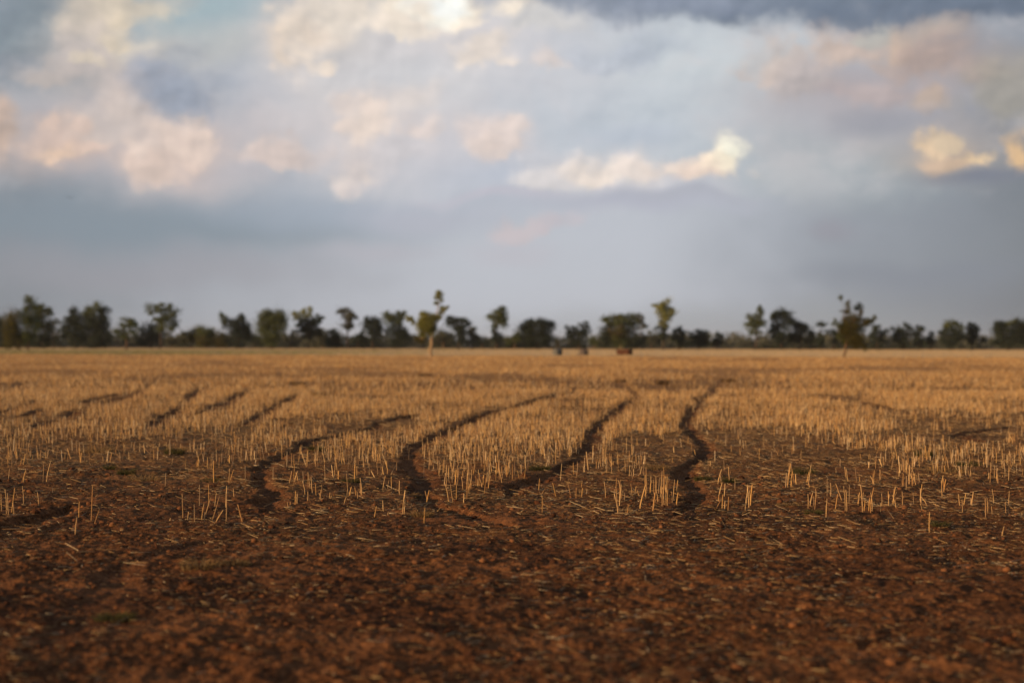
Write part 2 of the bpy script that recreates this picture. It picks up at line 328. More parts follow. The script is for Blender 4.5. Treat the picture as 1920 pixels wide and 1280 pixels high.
def rutfield(x, y):
    """height of the ruts, and closeness 0..1 (1 in the rut)"""
    x = np.asarray(x, float); y = np.asarray(y, float); h = np.zeros_like(x); c = np.zeros_like(x)
    wx = x+(fbm(x, y, .5, 4, 91)-.5)*.26; wy = y
    for ri, (pts, hw, dp) in enumerate(RG):
        m = (x > pts[:, 0].min()-1.2) & (x < pts[:, 0].max()+1.2) & (y > pts[:, 1].min()-1.2) & (y < pts[:, 1].max()+1.2)
        if not m.any(): continue
        X_ = wx[m]; Y_ = wy[m]; best = np.full(X_.shape, 1e9); side = np.zeros_like(X_)
        n = len(pts)-1
        for i in range(n):
            ax, ay = pts[i]; bx, by = pts[i+1]; dx, dy = bx-ax, by-ay; LL = dx*dx+dy*dy+1e-12
            t = np.clip(((X_-ax)*dx+(Y_-ay)*dy)/LL, 0, 1); qx = X_-ax-t*dx; qy = Y_-ay-t*dy; d = qx*qx+qy*qy
            taper = min(1, (i+1)/4, (n-i)/4); d = d/(taper*taper+.05)*1.05
            u = d < best; best = np.where(u, d, best); side = np.where(u, qx, side)
        vary = .55+.75*fbm(X_, Y_, 1.1, 2, 17)
        r = np.sqrt(best)/(hw*vary)*(.78+.5*fbm(X_, Y_, .13, 2, 23))
        prof = np.where(side < 0, 1-np.clip((r-.5)/.5, 0, 1), 1-np.clip((r-.05)/.95, 0, 1)); prof = prof*prof*(3-2*prof)
        fade_ = np.clip(1.35-Y_/60, .2, 1)*np.clip((fbm(X_, Y_, 2.2, 2, 19)-.25)*5, .2, 1)
        fade_ = np.maximum(fade_, ((.85, .8, .85, .2, .6)[ri] if ri < 5 else .12)*np.clip(((60 if ri == 0 else 40)-Y_)/14, .15, 1))
        prof = prof*fade_
        lip = np.exp(-((r-1.25)/.3)**2)*.22*fade_
        h[m] = np.minimum(h[m], 0)+np.where(prof > 0, -dp*prof, 0)+lip*dp*(prof < .5)
        c[m] = np.maximum(c[m], np.clip(1.45-r, 0, 1)*np.clip(fade_*1.3, 0, 1))
    return h, c
def height(x, y, fine=True):
    d = np.sqrt(x*x+y*y)
    z = (fbm(x, y, 3.5, 3, 3)-.5)*.10*np.clip(60/np.maximum(d, 1), 0, 1)
    z = z+(fbm(x, y, .55, 3, 5)-.5)*.045*np.clip(40/np.maximum(d, 1), 0, 1)
    rh, rc = rutfield(x, y); z = z+rh
    if fine:
        c = fbm(x, y, .16, 2, 21); z = z+np.clip((c-.5)*2.2, 0, 1)*.028*np.clip(25/np.maximum(d, 1), 0, 1)*(1-.5*rc)
        z = z+(fbm(x, y, .05, 3, 33, .7)-.5)*.032*np.clip(25/np.maximum(d, 1), 0, 1)*(1-.5*rc)
    return z, rc

# ------------------------------------------------------------------ ground: one sheet to the horizon
ys = [-60, -30, -12, -4, 0, 1.5, 3, 3.8]
pyv = HCAM*FPX/4.3
while pyv > 1.5:
    d = HCAM*FPX/pyv; ys.append(d); pyv -= (.62 if pyv > 110 else .9 if pyv > 45 else .8)*1.0 if pyv > 12 else .5
ys += [4000, 5500, 8000]; ys = np.array(ys)
nc = 900; u = np.linspace(-1, 1, nc)
core = u*.50
u_full = np.concatenate([[-2.6, -1.9, -1.4, -1, -.75, -.6], core, [.6, .75, 1, 1.4, 1.9, 2.6]])
wid = np.maximum(ys, 3.5); wid[:5] = 60
GX = u_full[None, :]*wid[:, None]; GY = np.repeat(ys[:, None], len(u_full), 1)
GZ, GC = height(GX.ravel(), GY.ravel())
V = np.stack([GX.ravel(), GY.ravel(), GZ], 1)
nr, ncc = GX.shape; idx = np.arange(nr*ncc).reshape(nr, ncc)
F = np.stack([idx[:-1, :-1].ravel(), idx[:-1, 1:].ravel(), idx[1:, 1:].ravel(), idx[1:, :-1].ravel()], 1)
gm = bpy.data.materials.new('red_soil'); gm.use_nodes = True
t = gm.node_tree; n = t.nodes; l = t.links; b = n['Principled BSDF']; b.inputs['Roughness'].default_value = 1; b.inputs['Specular IOR Level'].default_value = .08
geo = n.new('ShaderNodeNewGeometry')
def gn(scale, detail, rough=.55, scl=(1, 1, 1)):
    m = n.new('ShaderNodeMapping'); m.inputs['Scale'].default_value = scl; l.new(geo.outputs['Position'], m.inputs[0])
    q = n.new('ShaderNodeTexNoise'); q.inputs['Scale'].default_value = scale; q.inputs['Detail'].default_value = detail; q.inputs['Roughness'].default_value = rough
    l.new(m.outputs[0], q.inputs['Vector']); return q.outputs['Fac']
def gramp(src, stops):
    r = n.new('ShaderNodeValToRGB'); e = r.color_ramp.elements
    while len(e) < len(stops): e.new(.5)
    for i, (p, c) in enumerate(stops): e[i].position = p; e[i].color = (*c, 1)
    l.new(src, r.inputs[0]); return r.outputs[0]
def gmix(f, a, c, mode='MIX'):
    x = n.new('ShaderNodeMixRGB'); x.blend_type = mode
    for i, v in enumerate((f, a, c)):
        if isinstance(v, (int, float)): x.inputs[i].default_value = v
        elif isinstance(v, tuple): x.inputs[i].default_value = (*v, 1)
        else: l.new(v, x.inputs[i])
    return x.outputs[0]
def gmr(src, a, b_, c=0, d=1):
    r = n.new('ShaderNodeMapRange'); r.interpolation_type = 'SMOOTHSTEP'; l.new(src, r.inputs[0])
    for i, v in zip((1, 2, 3, 4), (a, b_, c, d)): r.inputs[i].default_value = v
    return r.outputs[0]
def gmath(op, a, b_):
    m = n.new('ShaderNodeMath'); m.operation = op
    for i, v in enumerate((a, b_)):
        if isinstance(v, (int, float)): m.inputs[i].default_value = v
        else: l.new(v, m.inputs[i])
    return m.outputs[0]
sp = n.new('ShaderNodeSeparateXYZ'); l.new(geo.outputs['Position'], sp.inputs[0])
soil = gramp(gn(22, 8, .72), [(.32, (.032, .016, .009)), (.46, (.105, .047, .020)), (.56, (.20, .088, .037)), (.68, (.40, .21, .09))])
soil = gmix(gmr(gn(.45, 4), .44, .60, 0, .6), soil, (.050, .025, .015))
soil = gmix(gmr(gn(1.3, 5, .6, (.7, 1, 1)), .50, .64, 0, .65), soil, (.23, .108, .048))
# chaff and litter between the stubble rows
chaff = gramp(gn(26, 6, .7, (.6, 1, 1)), [(.40, (.10, .048, .022)), (.52, (.30, .18, .075)), (.68, (.48, .33, .16))])
ny = gmath('ADD', sp.outputs[1], gmath('MULTIPLY', gmath('SUBTRACT', gn(.35, 3), .5), 14))
fieldm = gmath('MULTIPLY', gmr(ny, 9, 26), gmr(gn(1.1, 4), .30, .60, .35, 1))
rutA = n.new('ShaderNodeAttribute'); rutA.attribute_name = 'tint'
fieldm = gmath('MULTIPLY', fieldm, gmr(rutA.outputs['Fac'], .1, .8, 1, .1))
colr = gmix(fieldm, soil, chaff)
far = gmr(sp.outputs[1], 40, 90)
colr = gmix(gmath('MULTIPLY', far, .85), colr, gramp(gn(.5, 8, .7, (.5, 1, 1)), [(.36, (.22, .10, .04)), (.46, (.40, .21, .08)), (.56, (.56, .33, .13)), (.7, (.64, .41, .18))]))
# beyond the field edge: pale dry grass with a green strip to the left
edge = gmath('ADD', sp.outputs[1], gmath('MULTIPLY', sp.outputs[0], .20))
pale = gramp(gn(.05, 5, .6, (.3, 1, 1)), [(.35, (.62, .48, .27)), (.6, (.76, .62, .38))])
grn = gmath('MULTIPLY', gmr(sp.outputs[0], -75, -8, 1, 0), gmr(sp.outputs[1], 255, 420, 1, .25))
pale = gmix(gmath('MULTIPLY', grn, .85), pale, (.26, .26, .10))
colr = gmix(gmath('MULTIPLY', gmr(edge, 192, 202), .5), colr, (.14, .085, .04))
colr = gmix(gmr(edge, 204, 207), colr, pale)
colr = gmix(gmr(sp.outputs[1], 600, 760), colr, (.22, .165, .11))
l.new(colr, b.inputs['Base Color'])
bp = n.new('ShaderNodeBump'); bp.inputs['Distance'].default_value = .02; bp.inputs['Strength'].default_value = .8
l.new(gn(45, 6, .65), bp.inputs['Height']); l.new(bp.outputs[0], b.inputs['Normal'])
ground = mesh_np('ground', V, F, gm, smooth=True, attr=GC)
tag(ground, kind='structure')

# ------------------------------------------------------------------ prisms (stalks, straws)
def frames(D):
    up = np.tile([0, 0, 1.0], (len(D), 1)); up[np.abs(D[:, 2]) > .9] = [1, 0, 0]
    A = np.cross(D, up); A /= np.linalg.norm(A, axis=1)[:, None]+1e-9; Bv = np.cross(D, A); return A, Bv
def prisms(P0_, P1_, r0, r1, k=3, tint=None, cap=True, mid=None):
    """k-sided prisms from P0 to P1; returns V, [faces], tint"""
    n_ = len(P0_); D = P1_-P0_; D = D/(np.linalg.norm(D, axis=1)[:, None]+1e-9); A, Bv = frames(D)
    ph = rng.uniform(0, 6.28, n_)[:, None]+np.arange(k)[None, :]*2*np.pi/k
    off = np.cos(ph)[..., None]*A[:, None, :]+np.sin(ph)[..., None]*Bv[:, None, :]
    rings = [P0_[:, None, :]+off*r0[:, None, None]]
    if mid is not None: rings.append(mid[:, None, :]+off*((r0+r1)/2)[:, None, None])
    rings.append(P1_[:, None, :]+off*r1[:, None, None])
    m = len(rings); VV = np.stack(rings, 1).reshape(-1, 3)
    base = (np.arange(n_)*m*k)[:, None]; fs = []
    for s in range(m-1):
        for i in range(k):
            j = (i+1) % k; fs.append(np.concatenate([base+s*k+i, base+s*k+j, base+(s+1)*k+j, base+(s+1)*k+i], 1))
    F4 = np.concatenate(fs); Fk = base+(m-1)*k+np.arange(k)[None, :]
    T = np.repeat(tint if tint is not None else rng.random(n_), m*k)
    return VV, [F4, Fk] if cap else [F4], T
straw_m = material('dry_straw', [(0, (.18, .10, .045)), (.2, (.40, .29, .17)), (.36, (.44, .24, .08)), (.52, (.66, .42, .15)), (.64, (.42, .27, .13)), (.8, (.74, .52, .24)), (1, (.68, .55, .35))], 30, .65, attr=True, spec=.3)
litter_m = material('fallen_straw', [(0, (.16, .09, .045)), (.4, (.30, .19, .085)), (.75, (.46, .33, .16)), (1, (.62, .52, .34))], 30, .7, attr=True)
clod_m = material('soil_clod', [(0, (.05, .024, .015)), (.5, (.13, .056, .028)), (1, (.24, .115, .055))], 25, 1, attr=True, bump=.5, bscale=60, spec=.05)

def hor(px): return 647+.0021*(px-960)
def clear(x, y):
    """trodden strip along the ruts, wider on the near side"""
    return np.max([rutfield(x*(1+t_), y*(1+t_))[1] for t_ in (0, .025, .05)], axis=0)
def density(x, y):
    """how much of the stubble stands here, 0..1"""
    py = 647+HCAM*FPX/np.maximum(y, 1); px = 960+x/np.maximum(y, 1)*FPX
    lim = np.interp(px, [-200, 0, 140, 300, 480, 620, 760, 860, 960, 1100, 1250, 1400, 1600, 1920, 2200],
                    [850, 855, 850, 850, 862, 875, 890, 905, 900, 890, 905, 900, 900, 895, 890])
    nz = fbm(x, y, 1.6, 4, 44); nb = fbm(x, y, .6, 3, 47)
    f = np.clip((lim+8-py)/105, 0, 1)                     # full field
    tailz = np.clip((lim+80-py)/90, 0, 1)*(nb > .56)*.32       # scattered clumps in front
    p = np.maximum(f*np.clip((nz-.34)*5, .06, 1), tailz)
    p = p*np.clip(1-clear(x, y)*1.15, .03, 1)
    p = p*(1-.93*(fbm(x, y*.7, 3.0, 4, 71) > .60)*np.clip((py-740)/60, 0, 1))
    return p
def scatter(n_, d0, d1, ex=1.0, half=.47):
    """random points in the wedge in front of the camera; ex = 1 gives a density falling as 1/d"""
    y = d0+(d1-d0)*rng.random(n_) if ex == 1 else np.sqrt(d0*d0+(d1*d1-d0*d0)*rng.random(n_))
    x = (rng.random(n_)*2-1)*half*y; return x, y
def sown(x, y):
    """pull points to sowing rows and into little clumps"""
    row = .38; th = R(24); c, s = math.cos(th), math.sin(th)
    a = x*c-y*s; bb = x*s+y*c; a = np.round(a/row)*row+rng.normal(0, .08, len(x)); bb = np.round(bb/.19)*.19+rng.normal(0, .045, len(x))
    return a*c+bb*s, -a*s+bb*c
def stalk_arrays(x, y, hs, r, lean=.09):
    z, _ = height(x, y, False); n_ = len(x)
    P0_ = np.stack([x, y, z-.015], 1); D = np.stack([rng.normal(0, lean, n_), rng.normal(0, lean, n_), np.ones(n_)], 1)
    wild = rng.random(n_) < .06; D[wild, :2] += rng.normal(0, .5, (wild.sum(), 2))
    D /= np.linalg.norm(D, axis=1)[:, None]; P1_ = P0_+D*hs[:, None]
    return P0_, P1_, r, r*rng.uniform(.8, 1.05, n_)

Vs, F4s, Fks, Ts = [], [], [], []; off = 0
def collect(res, acc):
    V_, Fl, T_ = res; o = sum(len(v) for v in acc[0])
    acc[0].append(V_); acc[1].append(Fl[0]+o)
    if len(Fl) > 1: acc[2].append(Fl[1]+o)
    acc[3].append(T_)
def finish(acc, name, mat, parent=None):
    Fl = [np.concatenate(acc[1])]+list(acc[2])
    return mesh_np(name, np.concatenate(acc[0]), Fl, mat, parent, attr=np.concatenate(acc[3]))
acc = [[], [], [], []]
# near field 11.5-45 m
x, y = scatter(150000, 11.5, 46, 2); x, y = sown(x, y)
keep = rng.random(len(x)) < density(x, y)*.78; x, y = x[keep], y[keep]
hh = np.clip(rng.normal(.145, .04, len(x)), .05, .28)*(.8+.4*fbm(x, y, 2.5, 2, 9))
rr = np.clip(rng.normal(.0036, .0012, len(x)), .0018, .0065)
near_sel = np.argsort(y)[:210]                                # the nearest ones become objects of their own
mask = np.ones(len(x), bool); mask[near_sel] = False
NEAR = (x[near_sel], y[near_sel], hh[near_sel], rr[near_sel])
collect(prisms(*stalk_arrays(x[mask], y[mask], hh[mask], rr[mask]), k=4), acc)
# mid and far field
x, y = scatter(190000, 44, 224, 1)
keep = (rng.random(len(x)) < np.clip(.55+4.0*(fbm(x, y*.5, 5, 5, 51)-.48), .08, 1)*(1-clear(x, y))) & (y+.20*x < 204.5); x, y = x[keep], y[keep]
hh = np.clip(rng.normal(.15, .055, len(x)), .04, .32); rr = .0042+.00006*y
collect(prisms(*stalk_arrays(x, y, hh, rr), k=3), acc)
st = finish(acc, 'wheat_stubble', straw_m); tag(st, 'dense golden field of cut straw stubble reaching back to the pale grass strip', 'stubble', kind='stuff')

# leaf trash among the stubble: short bent blades
acc = [[], [], [], []]
x, y = scatter(150000, 9.5, 40, 2)
dn = density(x, y); keep = rng.random(len(x)) < np.clip(.16+dn*.8+.7*(fbm(x, y, .9, 3, 61) > .53), 0, 1)*np.clip((y-8.5)/5, .1, 1)*(1-.8*rutfield(x, y)[1])
x, y = x[keep], y[keep]; n_ = len(x); z, _ = height(x, y)
L_ = np.minimum(rng.gamma(2.2, .034, n_), .16); an = rng.uniform(0, 6.28, n_); tilt = np.abs(rng.normal(0, .16, n_))
P0_ = np.stack([x, y, z+.006], 1); D = np.stack([np.cos(an)*np.cos(tilt), np.sin(an)*np.cos(tilt), np.sin(tilt)], 1)
P1_ = P0_+D*L_[:, None]; rr = rng.uniform(.0012, .0034, n_)
collect(prisms(P0_, P1_, rr, rr*.7, k=3), acc)
# a few longer straws on the open soil in front
x, y = scatter(24000, 5.2, 15, 2); keep = rng.random(len(x)) < np.clip(.35+1.0*(fbm(x, y, .8, 3, 63)-.45)*3, .12, 1); x, y = x[keep], y[keep]
n_ = len(x); z, _ = height(x, y); L_ = rng.gamma(2.2, .020, n_); an = rng.normal(0, .8, n_)
P0_ = np.stack([x, y, z+.008], 1); D = np.stack([np.cos(an), np.sin(an), rng.normal(0.02, .08, n_)], 1); rr = rng.uniform(.001, .0035, n_)
collect(prisms(P0_, P0_+D*L_[:, None], rr, rr*.8, k=3), acc)
lt = finish(acc, 'straw_litter', litter_m); tag(lt, 'loose fallen straw and chaff scattered over the red soil', 'straw litter', kind='stuff')

# clods
ico = []
import bmesh
for s in range(6):
    bm = bmesh.new(); bmesh.ops.create_icosphere(bm, subdivisions=1 if s else 2, radius=1)
    vv = np.array([v.co[:] for v in bm.verts]); ff = np.array([[v.index for v in f.verts] for f in bm.faces]); bm.free()
    vv = vv*(1+rng.normal(0, .22, (len(vv), 1))); ico.append((vv, ff))
x, y = scatter(20000, 4.6, 17, 1.5); cl = fbm(x, y, .7, 3, 81); keep = rng.random(len(x)) < np.clip((cl-.35)*4, .1, 1); x, y = x[keep], y[keep]
z, rc = height(x, y); sz = np.clip(rng.lognormal(-5.15, .7, len(x)), .002, .034); CV, CF, CT = [], [], []; o_ = 0
for i in range(len(x)):
    vv, ff = ico[i % 6]
    a = rng.uniform(0, 6.28); c, s = math.cos(a), math.sin(a)
    q = vv*np.array([1, rng.uniform(.6, 1.1), rng.uniform(.45, .8)])*sz[i]
    q = np.stack([q[:, 0]*c-q[:, 1]*s+x[i], q[:, 0]*s+q[:, 1]*c+y[i], q[:, 2]+z[i]+sz[i]*.15], 1)
    CV.append(q); CF.append(ff+o_); o_ += len(vv); CT.append(np.full(len(vv), rng.random()))
co = mesh_np('soil_clods', np.concatenate(CV), np.concatenate(CF), clod_m, attr=np.concatenate(CT)); tag(co, 'crumbled red brown clods strewn over the bare soil', 'clods', kind='stuff')

# ------------------------------------------------------------------ single stalks in front
def stalk_mesh(h, r, bend, seed):
    rs = np.random.default_rng(seed); k = 7; m = 6; VV = []; 
    for i in range(m):
        t_ = i/(m-1); cx = bend*t_*t_*h+rs.normal(0, .0008); rad = r*(1.12-.2*t_)*(1.18 if i == 2 else 1)
        for j in range(k): a = 2*math.pi*j/k; VV.append((cx+math.cos(a)*rad, math.sin(a)*rad, t_*h+(rs.normal(0, .003) if i == m-1 else 0)))
    Fq = []
    for i in range(m-1):
        for j in range(k): Fq.append((i*k+j, i*k+(j+1) % k, (i+1)*k+(j+1) % k, (i+1)*k+j))
    # split sheath: a strip curling away
    b0 = len(VV); 
    for i in range(4):
        t_ = .35+.13*i; o = r*(1.2+i*i*.35)
        VV.append((bend*t_*t_*h+o, -r*.7, t_*h)); VV.append((bend*t_*t_*h+o, r*.7, t_*h+.002)); 
    for i in range(3): Fq.append((b0+2*i, b0+2*i+1, b0+2*i+3, b0+2*i+2))
    top = np.array([[(m-1)*k+j for j in range(k)]])
    me = mesh_np('stubble_stalk', np.array(VV), [np.array(Fq), top], straw_m, attr=np.full(len(VV), rs.uniform(.15, .85)), link=False)
    return me
SM = [stalk_mesh(.24*(1 if i < 10 else .8), .0055+.0005*(i % 4), [.0, .05, -.06, .12, -.15, .03][i % 6], i) for i in range(14)]
def put_stalk(x_, y_, h_, lean, label, group, scr=1.0):
    i = random.randrange(14); z_, _ = height(np.array([x_]), np.array([y_]), False)
    o = bpy.data.objects.new('stubble_stalk', SM[i]); COL.objects.link(o); o.location = (x_, y_, float(z_[0])-.008)
    s = h_/(.24 if i < 10 else .192); o.scale = (scr, scr, s); o.rotation_euler = (random.gauss(0, .05), lean, random.uniform(-.6, .6))
    tag(o, label, 'stubble stalk', group)
HERO = {  # cluster: (label, [(px, base py, height px, lean radians)])
 'tall thick stubble stalks left of the middle': ('thick pale stubble stalk in the tall leaning cluster at front left',
   [(343,976,46,0),(352,977,16,0),(365,981,34,0),(374,955,44,0),(378,978,32,.05),(383,980,20,.1),(392,953,44,-.03),(398,976,44,.32),(403,950,26,0),(404,982,30,.5),(424,987,54,.03),(424,950,40,0),(455,984,34,-.3),(318,980,8,.1),(386,966,30,.25)]),
 'lone stalks at the far left': ('slim upright stubble stalk standing alone beside the dark rut at far left', [(148,976,32,0),(141,1006,34,.03),(171,980,66,0),(176,985,30,.35),(73,952,26,0)]),
 'stalks at the left edge': ('dull stubble stalk in the blurry clump at the left edge of the picture', [(12,968,44,.05),(16,972,40,-.03),(22,965,44,.08),(26,974,24,.1),(3,962,30,0),(44,950,34,.05)]),
 'short stalks left of centre': ('short pale stubble stalk in the small group between the two left ruts', [(554,947,26,0),(557,947,22,.03),(540,952,12,0),(545,948,8,.1),(582,922,34,-.16),(593,930,22,-.1),(576,944,22,.2),(602,938,13,0),(618,935,12,.05),(620,938,9,0)]),
 'stalks before the centre rut': ('pale stubble stalk standing on bare soil before the centre rut', [(755,969,32,0),(758,969,30,.02),(702,976,24,.06),(719,963,22,-.1),(795,988,32,.02),(727,970,9,0)]),
 'pair of crossed stalks': ('thin stubble stalk leaning against its neighbour beside the centre rut', [(799,936,30,.2),(803,936,28,-.15)]),
 'stalks between the centre ruts': ('thin upright stubble stalk on the soil tongue between the two centre ruts',
   [(848,902,28,0),(841,890,18,-.05),(858,893,26,.03),(868,918,26,0),(875,918,28,.03),(879,920,18,0),(899,912,28,0),(903,916,22,.1),(908,922,30,.03),(916,914,26,0),(913,902,20,0),(930,898,34,-.03),(936,896,34,.03),(961,896,30,0),(889,868,20,0),(849,890,26,.05),(877,865,14,0)]),
 'short stalks right of the centre rut': ('short stubble stalk in the thin line right of the centre rut', [(1010,920,26,.05),(1043,930,28,-.28),(1070,928,24,-.2),(1080,934,22,.03),(1091,931,18,0),(1100,928,14,.05),(1135,934,32,.05),(1152,936,22,0),(1014,925,12,.7)]),
 'dense cluster of bright stalks': ('bright pale stubble stalk in the tight group left of the right hand rut',
   [(1157,938,26,0),(1162,936,28,.02),(1165,936,24,0),(1171,938,18,.03),(1185,925,20,0),(1191,925,16,0),(1213,925,50,0),(1220,920,30,0),(1226,926,30,.03),(1231,916,24,0),(1234,943,30,.03),(1245,942,48,-.05),(1239,930,50,.02),(1249,940,30,0),(1176,968,22,.08)]),
 'stalks right of the right hand rut': ('thin upright stubble stalk in the trio just right of the right hand rut', [(1354,957,30,0),(1359,956,18,0),(1365,958,28,.03),(1348,925,24,.2),(1358,928,26,.03),(1378,916,22,0),(1397,956,26,.02),(1402,930,26,-.1),(1343,952,16,.5)]),
 'tall stalks right': ('tall pale stubble stalk in the upright group right of the middle foreground',
   [(1515,950,28,.1),(1519,946,26,.05),(1528,944,30,.15),(1526,946,18,0),(1549,972,36,0),(1551,930,32,0),(1557,932,26,.15),(1580,940,36,-.3),(1585,957,46,0),(1588,959,42,.02),(1592,942,34,.03),(1609,945,24,0),(1620,962,24,.03),(1629,961,24,-.05),(1635,962,36,.08),(1632,945,34,.25),(1651,960,18,.03)]),
 'stalks at the right': ('thin stubble stalk standing apart on dark soil near the right side', [(1681,955,28,-.1),(1692,952,30,.03),(1743,998,36,-.03),(1805,966,28,0),(1848,972,36,.03),(1852,965,30,.05),(1863,945,28,0),(1886,965,24,0),(1879,1006,18,.02),(1729,958,14,-.1),(1758,956,12,-.2)]),
}
for g, (lab, items) in HERO.items():
    for (px, py, hp, ln) in items:
        x_, y_ = gp(px, py); put_stalk(x_, y_, hp/FPX*math.hypot(x_, y_)*1.03, ln, lab, g, random.uniform(.42, .68))
x, y, hh, rr = NEAR; lim = 297-sum(len(v[1]) for v in HERO.values())
for i in range(min(lim, len(x))):
    pxx = 960+x[i]/y[i]*FPX; side = next(t_ for lim_, t_ in ((300, 'at far left'), (600, 'behind the tall left cluster'), (780, 'left of the centre rut'), (1000, 'between the centre ruts'), (1270, 'left of the right hand rut'), (1500, 'right of the right hand rut'), (1700, 'behind the tall right stalks'), (9999, 'at far right')) if pxx < lim_)
    put_stalk(float(x[i]), float(y[i]), float(hh[i]), random.gauss(0, .1), 'thin cut stubble stalk in the near field fringe, '+side, 'near fringe stalks '+side, float(rr[i])/.0058)

# ------------------------------------------------------------------ grass tufts
green_m = material('green_grass', [(0, (.045, .05, .018)), (.5, (.10, .105, .036)), (1, (.20, .185, .075))], 30, .7, attr=True, trans=.25)
dryg_m = material('dry_grass', [(0, (.14, .09, .04)), (.5, (.32, .22, .10)), (1, (.46, .34, .18))], 30, .8, attr=True, trans=.2)
def tuft(px, py, wpx, hpx, mat, name, label, cat, nb=260, thick=.0024):
    x_, y_ = gp(px, py); z_, _ = height(np.array([x_]), np.array([y_]), False); d_ = math.hypot(x_, y_)
    w_ = wpx/FPX*d_/2; h_ = hpx/FPX*d_
    a = rng.uniform(0, 6.28, nb); rad = w_*np.sqrt(rng.random(nb)); bx = np.cos(a)*rad; by = np.sin(a)*rad*.8
    outw = rng.uniform(.2, 1.1, nb); hgt = h_*rng.uniform(.35, 1.1, nb)*(1-.5*(rad/w_)**2)
    P0_ = np.stack([bx, by, np.full(nb, -.01)], 1)
    M_ = P0_+np.stack([np.cos(a)*outw*hgt*.35, np.sin(a)*outw*hgt*.35, hgt*.62], 1)
    P1_ = M_+np.stack([np.cos(a)*outw*hgt*.6, np.sin(a)*outw*hgt*.6, hgt*rng.uniform(-.1, .38, nb)], 1)
    V_, Fl, T_ = prisms(P0_, P1_, np.full(nb, thick), np.full(nb, thick*.3), 3, mid=M_, cap=False)
    o = mesh_np(name, V_, Fl, mat, attr=T_); o.location = (x_, y_, float(z_[0])); tag(o, label, cat)
for (px, py, w_, h_, lab) in [
 (328,852,34,18,'bright green grass tuft low in the stubble at left'), (237,892,30,20,'rounded olive grass tuft on litter at far left'),
 (205,882,22,12,'small dark green tuft just left of a rounded olive tuft'), (592,848,26,16,'green tuft at the right lip of the left rut'),
 (1012,878,40,14,'flat green tuft beside the upper bend of the second centre rut'), (657,908,34,14,'dull green tuft left of the big centre rut'),
 (1733,855,30,16,'vivid green tuft in the stubble at far right'), (1815,873,44,14,'wide green patch of grass at the far right'),
 (1505,888,48,18,'olive grass tuft right of the right hand rut with straw over it'), (1367,906,26,16,'green tuft behind the trio of stalks right of the rut'),
 (1318,898,30,12,'pale olive tuft hugging the right hand rut'), (1526,965,30,16,'spiky green tuft at the foot of tall right stalks'),
 (1764,990,24,20,'thin green tuft beside a lone stalk in the right foreground'), (400,903,50,10,'flat olive mat of grass above the tall left cluster of stalks'),
 (215,1160,70,22,'blurry green tuft low in the left foreground')]:
    tuft(px, py, w_, h_*1.1, green_m, 'grass_tuft', lab, 'grass tuft', 300)
for (px, py, w_, h_, lab) in [
 (790,972,44,20,'golden dry grass tuft at the foot of a lone stalk before the centre rut'), (270,900,60,20,'pale fluffy dry grass tuft beside a rounded olive tuft'),
 (185,848,60,22,'dry straw coloured grass clump at the edge of the left stubble'), (375,1068,70,30,'feathery dry grass tuft in the blurry left foreground'),
 (440,1062,60,18,'low dry grass clump right of the feathery tuft'), (1770,885,80,20,'pale dry grass clump among stalks at far right'),
 (1230,880,50,16,'dry grass clump left of the right hand rut'), (1480,945,50,10,'flat dry grass clump by the tall right stalks'), (770,925,40,14,'dry golden grass on the lip of the centre rut')]:
    tuft(px, py, w_, h_, dryg_m, 'dry_grass_tuft', lab, 'dry grass', 260)

weed_m = material('dead_weed', [(0, (.06, .04, .022)), (.5, (.13, .08, .045)), (1, (.20, .135, .075))], 30, .8, attr=True)
for (px, py, w_, h_, lab) in [(557,722,30,11,'small dark weed clump in the left middle of the stubble'), (598,742,34,14,'larger dark weed clump in the left middle of the stubble'),
 (1163,717,22,10,'dark weed clump at the top of the second centre rut'), (1243,721,26,14,'dark weed clump at the top of the right hand rut'), (795,705,30,8,'faint dark weed clump far off below the lone pale trunk'), (1365,716,26,12,'dark weed clump above the bend of the right hand rut')]:
    tuft(px, py, w_, h_, weed_m, 'dry_weed', lab, 'weed', 260, .006)

# dry tall grass far off, in front of and below the trees
acc = [[], [], [], []]
x, y = scatter(46000, 180, 620, 1); keep = (y+.2*x > 206); x, y = x[keep], y[keep]
hh = np.where(y > 470, rng.uniform(.1, .42, len(x)), rng.uniform(.05, .22, len(x))); n_ = len(x)
P0_ = np.stack([x, y, np.zeros(n_)], 1); P1_ = P0_+np.stack([rng.normal(0, .12, n_), rng.normal(0, .12, n_), hh], 1)
tn = np.clip(rng.random(n_), 0, 1)
gr = (x < -5) & (y < 430) & (rng.random(n_) < np.clip((-5-x)/50, 0, .8))
acg = [[], [], [], []]
collect(prisms(P0_[gr], P1_[gr], np.full(gr.sum(), .06), np.full(gr.sum(), .03), 3, tint=tn[gr], cap=False), acg)
x, y, P0_, P1_, tn = x[~gr], y[~gr], P0_[~gr], P1_[~gr], tn[~gr]; n_ = len(x)
gg = finish(acg, 'green_pasture', material('pasture_green', [(0, (.20, .20, .07)), (.5, (.30, .29, .11)), (1, (.42, .38, .17))], 3, .9, attr=True, trans=.15))
tag(gg, 'thin strip of greenish grass beyond the stubble on the left', 'grass', kind='stuff')
collect(prisms(P0_, P1_, np.where(y > 470, .14, .05), np.full(n_, .03), 3, tint=tn, cap=False), acc)
g_ = finish(acc, 'dry_pasture_grass', material('pasture_straw', [(0, (.52, .40, .22)), (.5, (.66, .52, .31)), (1, (.76, .62, .40))], 3, .9, attr=True, trans=.15))
tag(g_, 'pale dry grass growing under and in front of the tree line', 'dry grass', kind='stuff')

